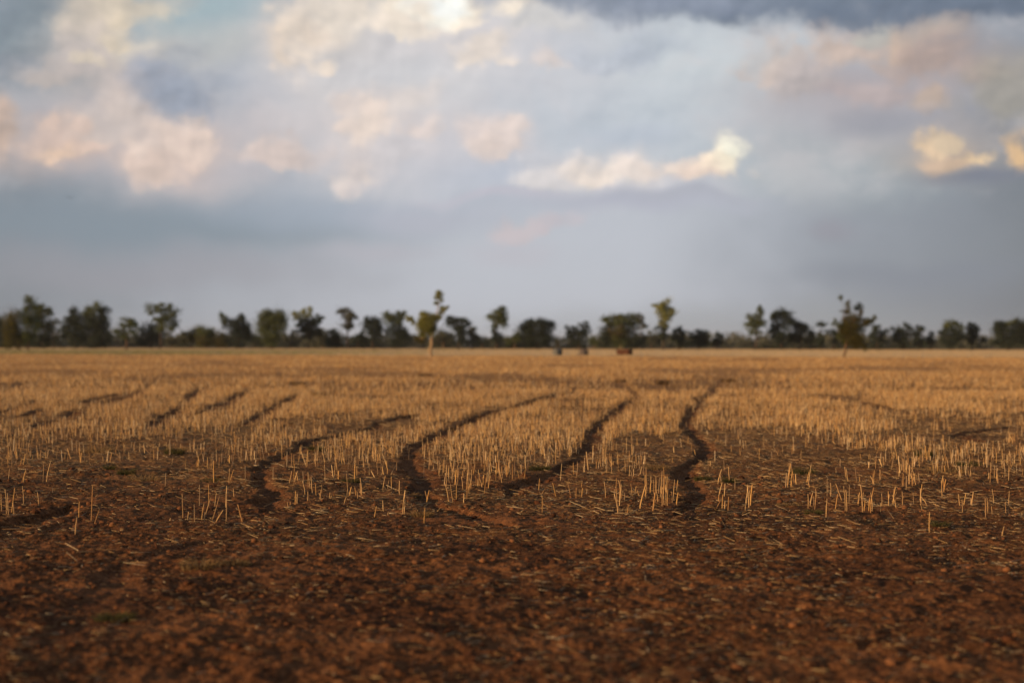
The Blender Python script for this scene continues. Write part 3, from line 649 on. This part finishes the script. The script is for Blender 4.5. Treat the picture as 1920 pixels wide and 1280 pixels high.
# ------------------------------------------------------------------ trees
LEAF = {  # leaf colours; in some crowns the tints also paint sunlit tops and shaded leaves
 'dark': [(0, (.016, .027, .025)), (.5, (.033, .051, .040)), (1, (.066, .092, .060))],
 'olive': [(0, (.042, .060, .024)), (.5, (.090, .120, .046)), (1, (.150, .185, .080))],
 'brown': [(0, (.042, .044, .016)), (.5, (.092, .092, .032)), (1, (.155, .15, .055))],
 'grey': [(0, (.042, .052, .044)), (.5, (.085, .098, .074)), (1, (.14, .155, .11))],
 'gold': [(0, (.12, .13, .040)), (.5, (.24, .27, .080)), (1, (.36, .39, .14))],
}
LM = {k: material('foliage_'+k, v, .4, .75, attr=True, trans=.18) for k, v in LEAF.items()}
bark_dark = material('dark_bark', [(.3, (.04, .032, .027)), (.7, (.10, .08, .065))], 1.5, .9, bump=.3)
bark_pale = material('pale_bark', [(.3, (.30, .22, .14)), (.7, (.46, .36, .24))], 1.2, .8, bump=.3)
bark_mid = material('brown_bark', [(.3, (.09, .06, .04)), (.7, (.20, .14, .10))], 1.5, .9, bump=.3)
def tube_path(pts, rads, k=7):
    VV, FF = [], []; n_ = len(pts)
    for i in range(n_):
        d = pts[min(i+1, n_-1)]-pts[max(i-1, 0)]; d = d/(np.linalg.norm(d)+1e-9)
        up = np.array([0, 1.0, 0]); A = np.cross(d, up); A /= np.linalg.norm(A)+1e-9; Bv = np.cross(d, A)
        for j in range(k):
            a = 2*math.pi*j/k; VV.append(pts[i]+(A*math.cos(a)+Bv*math.sin(a))*rads[i])
    for i in range(n_-1):
        for j in range(k): FF.append((i*k+j, i*k+(j+1) % k, (i+1)*k+(j+1) % k, (i+1)*k+j))
    return np.array(VV), np.array(FF)
def limb(p, q, r0, r1, wob, rs):
    n_ = 6; pts = []
    for i in range(n_):
        t_ = i/(n_-1); m = p*(1-t_)+q*t_
        m = m+np.array([(rs.normal(0, wob) if 0 < i < n_-1 else 0), (rs.normal(0, wob) if 0 < i < n_-1 else 0), math.sin(t_*math.pi)*-wob*.8]); pts.append(m)
    return tube_path(pts, [r0+(r1-r0)*i/(n_-1) for i in range(n_)])
AT = at
def tree(xb, yb, dist, lobes, tint, bark, label, cat='tree', name='gum_tree', dens=1.0, tw=4.0, trunk=None, place=None, leafpx=1.9, group='trees in the far line behind the field', fullness=1.48):
    """lobes: (px, py, rx, ry[, tint]) in photo pixels; the tree stands at distance dist"""
    rs = np.random.default_rng(int(abs(xb)*7+yb)); s = dist/FPX
    if place: at = lambda px, py, d_: np.array([place[0]+(px-xb)*s, place[1], (yb-py)*s])
    else: at = AT
    base = at(xb, yb, dist); base[2] = 0; root = empty(name, tuple(base)); tag(root, label, cat, group)
    # trunk and limbs
    top = max(lobes, key=lambda q: q[2]*q[3]); VV, FF, o_ = [], [], 0
    def add(v, f):
        nonlocal o_
        VV.append(v-base); FF.append(f+o_); o_ += len(v)
    if trunk is None: fk = at(xb+(top[0]-xb)*.45, min(top[1]+top[3]*.55, hor(xb)-6), dist)
    else: fk = at(trunk[0], trunk[1], dist)
    b0 = base.copy(); b0[2] = -.3
    pts = [b0+(fk-b0)*t_+np.array([rs.normal(0, s*.5) if 0 < t_ < 1 else 0, 0, 0]) for t_ in np.linspace(0, 1, 7)]
    rad = tw*s/2; add(*tube_path(pts, [rad*(1.45 if i == 0 else 1.08-.08*i) for i in range(7)], 9))
    for lb in lobes:
        c = at(lb[0], lb[1]+lb[3]*.2, dist); c[1] += rs.normal(0, lb[2]*s*.35)
        add(*limb(fk, c, rad*.34, rad*.09, s*1.6, rs))
        for _ in range(5):
            q = c+np.array([rs.normal(0, lb[2]*s*.55), rs.normal(0, lb[2]*s*.4), abs(rs.normal(0, lb[3]*s*.6))]); add(*limb(c, q, rad*.12, rad*.04, s*.8, rs))
    mesh_np('trunk', np.concatenate(VV), np.concatenate(FF), bark, root, smooth=True)
    # crown: leaf sprays gathered in uneven clumps
    groups = {}
    for lb in lobes:
        tn = lb[4] if len(lb) > 4 else tint
        c = at(lb[0], lb[1], dist); rx, rz = lb[2]*s*fullness, lb[3]*s*fullness; ry = rx*.85
        ns = max(7, int(lb[2]*lb[3]/11)); v = rs.normal(0, 1, (ns, 3)); v /= np.linalg.norm(v, axis=1)[:, None]
        rad_ = rs.uniform(.25, 1.0, ns)**.6; sub = v*rad_[:, None]*.82
        nl = int(lb[2]*lb[3]*math.pi*3.0*dens/(leafpx/1.9)**2)
        pick = rs.integers(0, ns, nl); sr = rs.uniform(.22, .46, ns)
        pp = sub[pick]+rs.normal(0, 1, (nl, 3))*sr[pick][:, None]*.62
        pp = pp*np.array([rx, ry, rz])+c-base
        pp = pp[pp[:, 2] > .15]
        tt = .5+.35*(rs.random(ns)-.5)[pick[:len(pp)]]+rs.normal(0, .16, len(pp))
        groups.setdefault(tn, []).append((pp, tt))
    first = True
    for tn, lst in groups.items():
        pp = np.concatenate([q[0] for q in lst]); tt = np.concatenate([q[1] for q in lst]); nl = len(pp)
        a = rs.normal(0, 1, (nl, 3)); a /= np.linalg.norm(a, axis=1)[:, None]; b_ = np.cross(a, rs.normal(0, 1, (nl, 3))); b_ /= np.linalg.norm(b_, axis=1)[:, None]
        ls = leafpx*s*rs.uniform(.5, 1.1, nl)[:, None]
        V_ = np.stack([pp-a*ls, pp-b_*ls*.45, pp+a*ls, pp+b_*ls*.45], 1).reshape(-1, 3); F_ = np.arange(nl*4).reshape(-1, 4)
        mesh_np('crown', V_, F_, LM[tn], root, attr=np.repeat(np.clip(tt, 0, 1), 4))
    return root
T = tree; SHADE = .38
# --- the tree line, left to right
T(2,653,540,[(2,622,14,20),(-6,612,12,12),(10,640,9,12)],'dark',bark_dark,'dark tree cut off by the left edge of the picture')
T(37,658,380,[(26,600,15,17),(22,622,14,20,'brown'),(30,634,12,16,'brown'),(14,640,9,12)],'brown',bark_mid,'rusty brown bushy tree second from the left edge')
T(52,658,380,[(54,572,12,12),(50,592,14,14),(58,612,13,16),(50,630,11,14)],'olive',bark_mid,'tall olive tree with a high knob of leaves near the left edge')
T(80,652,540,[(80,585,13,12,'olive'),(74,602,14,14),(82,620,15,18),(78,640,13,12),(93,583,6,6,'olive')],'dark',bark_dark,'dark tree with two small high tufts right of the tallest left tree')
T(102,652,560,[(103,602,8,6),(96,616,9,8),(107,622,6,6),(100,638,9,8)],'grey',bark_dark,'thin airy tree left of the big rounded pair', dens=.7)
T(143,654,520,[(140,590,10,10),(128,600,9,9),(150,606,14,15),(135,618,17,14),(122,625,10,10),(146,636,14,12)],'dark',bark_dark,'dark broad tree touching the brown topped one on its right')
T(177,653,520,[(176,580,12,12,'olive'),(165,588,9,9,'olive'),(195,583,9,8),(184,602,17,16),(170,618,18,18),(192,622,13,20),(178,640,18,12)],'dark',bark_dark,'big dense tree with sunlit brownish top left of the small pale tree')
T(237,656,440,[(236,607,15,9),(225,617,10,9),(250,613,9,9),(238,624,15,8)],'olive',bark_mid,'small pale olive tree with a bare forked trunk at left', dens=.75, trunk=(237,634))
T(283,652,560,[(280,620,16,13),(268,632,12,12),(293,634,12,12)],'dark',bark_dark,'low dark bush tree under the left of a high crowned tree')
T(301,653,520,[(285,580,11,8),(302,578,12,8),(325,583,10,12),(300,594,14,9),(318,602,14,12),(326,612,9,9),(305,612,9,8)],'olive',bark_dark,'high crowned green tree with gaps of sky at left', trunk=(302,620), dens=.85)
T(322,653,620,[(320,634,10,10),(332,640,10,8)],'grey',bark_dark,'low hazy bush right of the high crowned tree')
T(358,653,570,[(352,632,13,10),(368,628,12,12)],'brown',bark_mid,'low brown bush, left one of a row of scrubby bushes')
T(386,653,560,[(386,622,13,11,'olive'),(380,636,14,12),(396,634,9,11)],'brown',bark_mid,'scrubby brown bush with a green top in the low row')
T(411,653,590,[(410,628,13,10),(404,640,11,8),(420,640,9,8)],'brown',bark_mid,'reddish brown bush against the dark leaning tree')
T(444,653,540,[(417,594,6,7,'olive'),(424,602,7,6,'olive'),(445,597,12,9),(440,610,16,11),(455,615,14,12),(448,632,19,16),(462,628,9,10)],'dark',bark_dark,'dark tree with a pale shoot sticking out to its upper left')
T(478,653,640,[(476,636,10,8),(486,642,8,6)],'dark',bark_dark,'low far bush left of the round headed tree')
T(510,653,530,[(508,594,19,13),(498,604,16,14),(523,606,13,17),(508,618,20,16),(514,636,15,12)],'olive',bark_mid,'round headed dense green tree with a straight trunk', dens=1.2)
T(545,653,650,[(542,632,12,12),(552,640,12,9)],'grey',bark_dark,'hazy grey bush between the round tree and the spreading one')
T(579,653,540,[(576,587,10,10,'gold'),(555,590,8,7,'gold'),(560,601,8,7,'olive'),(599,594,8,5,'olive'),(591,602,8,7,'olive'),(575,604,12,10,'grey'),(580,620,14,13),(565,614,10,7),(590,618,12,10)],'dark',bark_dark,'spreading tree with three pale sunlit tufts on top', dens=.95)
T(606,653,640,[(604,628,12,12),(612,640,10,9),(598,640,10,9)],'grey',bark_mid,'grey brown bush right of the spreading tree')
T(630,653,550,[(628,626,10,9),(632,640,13,11),(622,641,9,8)],'dark',bark_dark,'dark low bush at the foot of the slim grey tree')
T(651,653,540,[(643,584,8,5),(650,590,14,10),(660,594,8,9),(652,605,11,8),(654,615,6,7)],'grey',bark_dark,'slim grey tree with a rounded airy crown on a thin stem', trunk=(652,620), dens=.9)
T(672,653,620,[(670,636,13,9),(682,632,9,10)],'dark',bark_dark,'low dark bush right of the slim grey tree')
T(699,653,540,[(690,600,8,7),(702,602,10,9),(697,615,16,12),(702,630,13,13),(708,612,8,10)],'dark',bark_dark,'dark jagged tree standing alone left of a green topped one')
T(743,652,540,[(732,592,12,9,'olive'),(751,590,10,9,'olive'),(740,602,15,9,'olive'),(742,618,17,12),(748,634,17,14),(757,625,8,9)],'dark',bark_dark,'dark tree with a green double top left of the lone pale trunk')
T(832,654,640,[(830,628,16,10),(840,638,12,10),(820,640,9,8)],'grey',bark_mid,'rounded hazy bush right behind the lone pale trunk')
T(859,654,540,[(845,602,10,7),(858,600,14,7),(872,607,9,6),(862,612,14,8),(864,624,9,9),(866,638,8,9)],'dark',bark_dark,'dark umbrella shaped tree right of the lone pale trunk', trunk=(862,632), dens=1.1)
T(887,654,560,[(886,624,11,9),(884,636,13,10)],'grey',bark_mid,'small grey olive tree beside the umbrella shaped tree')
T(905,654,640,[(904,640,9,7),(912,644,8,5)],'dark',bark_dark,'tiny far bush left of the oval tree')
T(932,653,540,[(937,583,10,8),(930,594,13,10),(943,596,9,11),(934,607,11,10),(930,622,8,9,'dark'),(932,636,8,10,'dark')],'olive',bark_dark,'oval tree with a stalk like trunk right of the small olive tree')
T(966,654,620,[(962,636,11,9),(972,632,7,8)],'olive',bark_mid,'low pale bush left of the dark dome shaped tree')
T(1008,654,545,[(1008,606,20,9),(992,612,12,10),(1026,613,12,11),(1006,622,26,13),(1022,632,15,12),(990,634,13,12),(1008,640,20,9)],'dark',bark_dark,'wide dark dome shaped tree behind the first bin', dens=1.1)
T(1046,654,640,[(1046,640,10,8)],'grey',bark_dark,'far hazy bush right of the dark dome')
T(1087,654,545,[(1093,608,9,5),(1066,618,8,6),(1078,614,7,5),(1098,620,10,9),(1085,626,14,9),(1070,630,10,7),(1090,640,14,9)],'dark',bark_dark,'ragged low tree with sky showing through above the middle bin', dens=.85)
T(1115,654,620,[(1114,638,9,9)],'olive',bark_mid,'small olive bush right of the ragged tree')
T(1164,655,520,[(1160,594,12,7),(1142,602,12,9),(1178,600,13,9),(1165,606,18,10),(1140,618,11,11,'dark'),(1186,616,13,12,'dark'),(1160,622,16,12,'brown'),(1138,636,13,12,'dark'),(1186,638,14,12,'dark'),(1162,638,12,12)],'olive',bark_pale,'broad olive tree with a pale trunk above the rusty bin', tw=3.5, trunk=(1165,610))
T(1203,654,560,[(1203,594,9,6),(1196,602,7,6),(1205,610,9,9),(1206,636,9,12,'dark')],'grey',bark_dark,'thin pale tree between the broad olive tree and the vase shaped tree', dens=.7)
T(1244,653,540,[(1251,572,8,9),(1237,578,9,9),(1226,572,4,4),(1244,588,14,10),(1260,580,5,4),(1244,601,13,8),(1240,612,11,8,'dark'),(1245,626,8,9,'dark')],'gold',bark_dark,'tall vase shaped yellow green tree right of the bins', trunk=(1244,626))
T(1222,654,640,[(1220,634,12,10),(1232,640,10,8)],'grey',bark_dark,'far hazy scrub at the foot of the vase shaped tree')
T(1273,654,545,[(1273,620,9,8),(1270,632,10,10),(1280,640,9,9)],'dark',bark_dark,'small dark pointed tree right of the vase shaped tree')
T(1311,655,550,[(1304,625,12,6),(1318,626,12,6),(1306,638,16,10),(1320,640,11,10)],'dark',bark_dark,'low flat topped dark bush tree right of the small pointed tree')
T(1345,656,545,[(1345,632,9,9),(1346,644,9,8)],'dark',bark_dark,'small round dark bush, last of the middle group')
T(1416,655,535,[(1427,580,6,7),(1424,590,9,8),(1407,600,9,8),(1412,608,15,9),(1426,606,8,9),(1414,620,9,6)],'olive',bark_dark,'slim tree with a high right shoot left of the dark double tree', trunk=(1420,622), dens=.9)
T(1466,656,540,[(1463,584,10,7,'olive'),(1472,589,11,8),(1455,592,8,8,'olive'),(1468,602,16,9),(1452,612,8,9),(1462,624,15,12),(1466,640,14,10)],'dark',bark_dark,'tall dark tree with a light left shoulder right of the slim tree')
T(1499,656,545,[(1488,604,10,8),(1496,616,15,9),(1508,612,8,7),(1505,630,16,12),(1486,636,10,10),(1518,636,8,9)],'dark',bark_dark,'dark sloping tree leaning off the tall dark tree')
T(1538,656,540,[(1538,608,8,5),(1538,636,8,10)],'dark',bark_dark,'tiny palm like tree with a ball of leaves on a stem', trunk=(1538,616), tw=2, dens=1.1)
T(1561,656,545,[(1556,622,9,4),(1566,624,7,5),(1568,636,8,9)],'dark',bark_dark,'small umbrella shaped tree just left of the lone rusty tree')
T(1645,656,540,[(1645,614,9,5),(1640,622,8,8),(1656,620,9,8),(1646,634,11,10),(1644,645,10,8)],'dark',bark_dark,'dark tree with round sky holes right of the lone rusty tree', dens=.85)
T(1692,656,545,[(1702,614,8,6),(1682,620,9,7),(1698,624,15,10),(1682,632,11,9),(1700,640,14,9)],'dark',bark_dark,'dark broad tree left one of the right hand trio')
T(1723,656,545,[(1722,620,9,7),(1722,634,9,12),(1728,644,8,8)],'dark',bark_dark,'dark round tree in the middle of the right hand trio')
T(1746,657,550,[(1746,628,4,6),(1745,640,8,10)],'dark',bark_dark,'small pointed bush, right one of the right hand trio')
T(1783,657,540,[(1779,608,11,7,'olive'),(1792,614,11,9,'olive'),(1776,622,12,9),(1790,628,15,9),(1778,642,15,10)],'dark',bark_dark,'tall rounded tree left of the flat armed tree at right')
T(1822,657,545,[(1825,611,9,6),(1817,620,8,8),(1826,624,11,7),(1814,632,12,8),(1840,637,10,4),(1828,640,10,6)],'dark',bark_dark,'dark tree with a flat arm reaching right', trunk=(1823,638))
T(1890,657,530,[(1868,611,10,8),(1894,606,14,8,'olive'),(1912,610,12,9),(1884,618,16,10),(1906,624,16,12),(1872,634,12,10),(1896,640,22,10)],'dark',bark_dark,'wide dark tree near the right edge of the picture', dens=1.1)
T(1932,657,530,[(1928,612,12,10),(1930,632,14,18)],'dark',bark_dark,'dark tree cut off by the right edge of the picture')
# --- the two lone trees inside the field
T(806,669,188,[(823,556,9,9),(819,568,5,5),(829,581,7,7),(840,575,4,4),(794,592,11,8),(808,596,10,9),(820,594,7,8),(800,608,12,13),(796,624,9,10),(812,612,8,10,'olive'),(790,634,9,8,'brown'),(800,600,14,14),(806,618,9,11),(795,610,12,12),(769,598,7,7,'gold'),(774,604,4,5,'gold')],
  'gold',bark_pale,'lone golden tree with a thick pale leaning trunk and one high tuft','lone tree',tw=6.2,trunk=(812,618),leafpx=.8,dens=1.15,fullness=1.25,group='two lone trees inside the field')
T(1583,669,186,[(1576,557,5,5,'olive'),(1590,570,6,7),(1588,582,9,6),(1611,574,7,6,'dark'),(1606,578,6,4,'dark'),(1613,586,6,8),(1566,605,6,6,'olive'),(1573,611,8,6,'olive'),(1590,604,9,9),(1605,600,9,8),(1596,616,16,11),(1582,622,11,10),(1632,602,7,6,'olive'),(1640,594,4,5,'olive'),(1622,608,11,7),(1612,614,14,8,'dark'),(1578,636,8,10,'olive'),(1606,632,11,8),(1608,646,13,10),(1622,652,5,5),(1598,600,15,15),(1600,632,16,14),(1584,618,12,12),(1618,604,10,8)],
  'brown',bark_mid,'lone rusty brown tree with ragged tiered crown at right','lone tree',tw=4.5,trunk=(1588,622),leafpx=.8,dens=.62,fullness=1.3,group='two lone trees inside the field')

# --- unseen gums added behind the camera to throw shade over the near soil
for i_, (q_, L_) in enumerate(((1.0, 62), (5.2, 74), (-4.5, 70))):
    T(5000+i_*40, 656, 500, [(5000+i_*40+dx_, cy_, rx_, ry_) for dx_, cy_, rx_, ry_ in ((-8, 618, 17, 12), (12, 612, 15, 12), (2, 600, 14, 9), (-16, 630, 11, 8), (18, 628, 10, 8))],
      'olive', bark_pale, ('unseen gum added to shade the near soil, nearest behind the camera', 'unseen gum added to shade the near soil, farthest from the camera', 'unseen gum added to shade the near soil, at the far end of the row')[i_],
      place=(-.47*q_-L_*.883, .88*q_-L_*.469), dens=SHADE, leafpx=1.1, group='roadside gums behind the camera')
# far wood along the horizon: one mass
acc_p, acc_t = [], []
rs = np.random.default_rng(5)
for dd, n_, hm, hv in ((700, 60, 5.5, 1.8), (900, 110, 8, 2.4), (1400, 170, 10, 3.5)):
    for i in range(n_):
        cx = (rs.random()*2-1)*dd*.42; h_ = max(3, rs.normal(hm, hv)); cy = dd+rs.uniform(-60, 60); wv = rs.uniform(5, 13)
        m = 420; v = rs.normal(0, .42, (m, 3)); v[:, 2] = rs.beta(1.6, 1.8, m)
        q = np.stack([cx+v[:, 0]*wv, cy+v[:, 1]*wv, v[:, 2]*h_*(1-.3*v[:, 0]**2)], 1); acc_p.append(q); acc_t.append(np.full(m, rs.random()))
pp = np.concatenate(acc_p); tt = np.concatenate(acc_t); nl = len(pp)
a = rs.normal(0, 1, (nl, 3)); a /= np.linalg.norm(a, axis=1)[:, None]; b_ = np.cross(a, rs.normal(0, 1, (nl, 3))); b_ /= np.linalg.norm(b_, axis=1)[:, None]
ls = rs.uniform(.5, 1.1, nl)[:, None]
V_ = np.stack([pp-a*ls, pp-b_*ls*.6, pp+a*ls, pp+b_*ls*.6], 1).reshape(-1, 3)
fw = mesh_np('far_wood', V_, np.arange(nl*4).reshape(-1, 4), LM['grey'], attr=np.repeat(tt, 4)); tag(fw, 'low hazy grey wood along the horizon behind the tree line', 'wood', kind='stuff')

# ------------------------------------------------------------------ bins and tank at the field edge
def bm_obj(name, bm, mat, parent, bevel=0):
    if bevel: bmesh.ops.bevel(bm, geom=bm.edges[:], offset=bevel, segments=2, affect='EDGES')
    me = bpy.data.meshes.new(name); bm.to_mesh(me); bm.free(); me.materials.append(mat); o = bpy.data.objects.new(name, me); COL.objects.link(o); o.parent = parent; return o
def boxbm(bm, c, s, taper=0):
    r = bmesh.ops.create_cube(bm, size=1); 
    for v in r['verts']:
        k = 1+taper*v.co.z; v.co = Vector((v.co.x*s[0]*k+c[0], v.co.y*s[1]*k+c[1], v.co.z*s[2]+c[2]))
def cylbm(bm, c, r0, r1, h, seg=24, rot=None):
    q = bmesh.ops.create_cone(bm, cap_ends=True, segments=seg, radius1=r0, radius2=r1, depth=h)
    M_ = Matrix.Translation(c) @ (rot if rot else Matrix.Identity(4))
    bmesh.ops.transform(bm, matrix=M_, verts=q['verts'])
galv = material('galvanised_steel', [(.3, (.04, .05, .058)), (.7, (.08, .095, .105))], 5, .5, bump=.1, spec=.5)
galv2 = material('weathered_grey_paint', [(.3, (.08, .07, .068)), (.7, (.14, .122, .118))], 5, .7, bump=.1)
rust = material('rusty_steel', [(.3, (.045, .022, .015)), (.7, (.13, .056, .032))], 3, .85, bump=.2)
black = material('black_rubber', [(.3, (.015, .015, .016)), (.7, (.03, .03, .03))], 8, .8)
def water_tank(px, py, mat, label, wpx, hpx):
    x_, y_ = gp(px, py); d_ = y_; s = d_/FPX; r = wpx*s/2; h_ = hpx*s
    root = empty('water_tank', (x_, y_, 0)); tag(root, label, 'tank', 'two grey tanks at the field edge')
    bm = bmesh.new(); cylbm(bm, (0, 0, h_*.46), r, r, h_*.84); bm_obj('tank_shell', bm, mat, root, .01)
    bm = bmesh.new(); cylbm(bm, (0, 0, h_*.94), r*1.03, r*.25, h_*.12); bm_obj('tank_roof', bm, mat, root)
    bm = bmesh.new(); cylbm(bm, (0, 0, h_*1.02), r*.22, r*.22, h_*.06); bm_obj('lid', bm, black, root)
    for zz in (.2, .45, .7):
        bm = bmesh.new(); cylbm(bm, (0, 0, h_*zz), r*1.025, r*1.025, .05); bm_obj('hoop', bm, mat, root)
    bm = bmesh.new(); cylbm(bm, (0, 0, h_*.02), r*1.08, r*1.08, h_*.06); bm_obj('base_pad', bm, galv2, root)
    bm = bmesh.new(); cylbm(bm, (r*.3, -r*1.1, h_*.16), .04, .04, r*.3, 10, Matrix.Rotation(R(90), 4, 'X')); bm_obj('outlet_pipe', bm, black, root)
water_tank(1045.5, 666, galv, 'blue grey tank, the left one, standing at the far edge of the stubble', 18, 13)
water_tank(1094.5, 666, galv2, 'dull grey brown tank, the middle one, at the far edge of the stubble', 17, 12)
x_, y_ = gp(1171, 666); s = y_/FPX
root = empty('grain_bin', (x_, y_, 0), R(-34)); tag(root, 'rusty red brown open steel bin right of the two grey tanks', 'bin')
W_, D_, H_ = 26*s, 15*s, 10.5*s
bm = bmesh.new(); boxbm(bm, (0, 0, .12+.04), (W_, D_, .08)); bm_obj('floor_plate', bm, rust, root)
for sx in (-1, 1):
    bm = bmesh.new(); boxbm(bm, (sx*(W_/2-.03), 0, .2+(H_-.2)/2), (.06, D_-.13, H_-.2)); bm_obj('end_panel', bm, rust, root)
    bm = bmesh.new(); boxbm(bm, (0, sx*(D_/2-.03), .2+(H_-.2)/2), (W_, .06, H_-.2))
    for k in range(6): boxbm(bm, (-W_/2+.15+k*(W_-.3)/5, sx*(D_/2+.02), .2+(H_-.2)/2), (.08, .06, H_-.24))
    bm_obj('side_panel', bm, rust, root)
    bm = bmesh.new(); boxbm(bm, (0, sx*D_*.3, .06), (W_*.96, .12, .115)); bm_obj('skid', bm, black, root)
bm = bmesh.new()
for sx in (-1, 1): boxbm(bm, (0, sx*(D_/2-.01), H_+.03), (W_+.08, .1, .06)); boxbm(bm, (sx*(W_/2-.01), 0, H_+.033), (.1, D_-.13, .06))
bm_obj('rim', bm, rust, root)

# ------------------------------------------------------------------ the bird
p = at(130, 370, 120); root = empty('bird', tuple(p)); tag(root, 'tiny dark bird gliding in the sky at left', 'bird')
root.rotation_euler = (0, R(6), R(25))
bird_m = material('dark_feathers', [(.3, (.02, .018, .016)), (.7, (.05, .045, .04))], 20, .8)
bm = bmesh.new(); prof = [(-.13, .006, 0), (-.10, .022, .002), (-.05, .034, .0), (.0, .038, 0), (.05, .03, .004), (.075, .022, .012), (.095, .024, .016), (.115, .016, .014), (.135, .003, .008)]
rings = []
for yy, r_, zz in prof: rings.append([bm.verts.new((math.cos(a)*r_, yy, math.sin(a)*r_*.85+zz)) for a in [2*math.pi*j/8 for j in range(8)]])
for i in range(len(rings)-1):
    for j in range(8): bm.faces.new((rings[i][j], rings[i][(j+1) % 8], rings[i+1][(j+1) % 8], rings[i+1][j]))
bm.faces.new(rings[0][::-1]); bm.faces.new(rings[-1]); bm_obj('body', bm, bird_m, root)
for sx in (-1, 1):
    bm = bmesh.new(); sec = [(.02, .05, -.07, 0), (.12, .075, -.055, .02), (.22, .06, -.06, .028), (.33, .02, -.075, .012), (.38, -.03, -.07, 0)]
    up_, dn_ = [], []
    for xx, yf, yb, zz in sec:
        up_.append([bm.verts.new((sx*xx, yf, zz+.006)), bm.verts.new((sx*xx, (yf+yb)/2, zz+.012)), bm.verts.new((sx*xx, yb, zz+.003))])
        dn_.append([bm.verts.new((sx*xx, yf, zz-.003)), bm.verts.new((sx*xx, (yf+yb)/2, zz+.002)), bm.verts.new((sx*xx, yb, zz-.001))])
    for i in range(4):
        for j in range(2):
            bm.faces.new((up_[i][j], up_[i][j+1], up_[i+1][j+1], up_[i+1][j])); bm.faces.new((dn_[i][j+1], dn_[i][j], dn_[i+1][j], dn_[i+1][j+1]))
        bm.faces.new((up_[i][0], up_[i+1][0], dn_[i+1][0], dn_[i][0])); bm.faces.new((up_[i][2], dn_[i][2], dn_[i+1][2], up_[i+1][2]))
    bm_obj('wing', bm, bird_m, root)
bm = bmesh.new(); a_ = [bm.verts.new(c) for c in ((-.012, -.12, 0), (.012, -.12, 0), (.035, -.21, 0), (-.035, -.21, 0), (-.01, -.12, .006), (.01, -.12, .006), (.03, -.205, .005), (-.03, -.205, .005))]
for f in ((3, 2, 1, 0), (4, 5, 6, 7), (0, 1, 5, 4), (1, 2, 6, 5), (2, 3, 7, 6), (3, 0, 4, 7)): bm.faces.new([a_[i] for i in f])
bm_obj('tail', bm, bird_m, root)

# ------------------------------------------------------------------ haze
hm_ = bpy.data.materials.new('haze'); hm_.use_nodes = True; t = hm_.node_tree; t.nodes.remove(t.nodes['Principled BSDF'])
pv = t.nodes.new('ShaderNodeVolumePrincipled'); pv.inputs['Color'].default_value = (.80, .86, .95, 1); pv.inputs['Density'].default_value = .000055; pv.inputs['Anisotropy'].default_value = .1
t.links.new(pv.outputs[0], t.nodes['Material Output'].inputs['Volume'])
hv = np.array([(x_, y_, z_) for z_ in (-1.6, 60) for y_ in (-120, 8100) for x_ in (-21500, 21500)], float)
hz = mesh_np('haze', hv, np.array([(0, 2, 3, 1), (4, 5, 7, 6), (0, 1, 5, 4), (2, 6, 7, 3), (0, 4, 6, 2), (1, 3, 7, 5)]), hm_); tag(hz, kind='stuff')
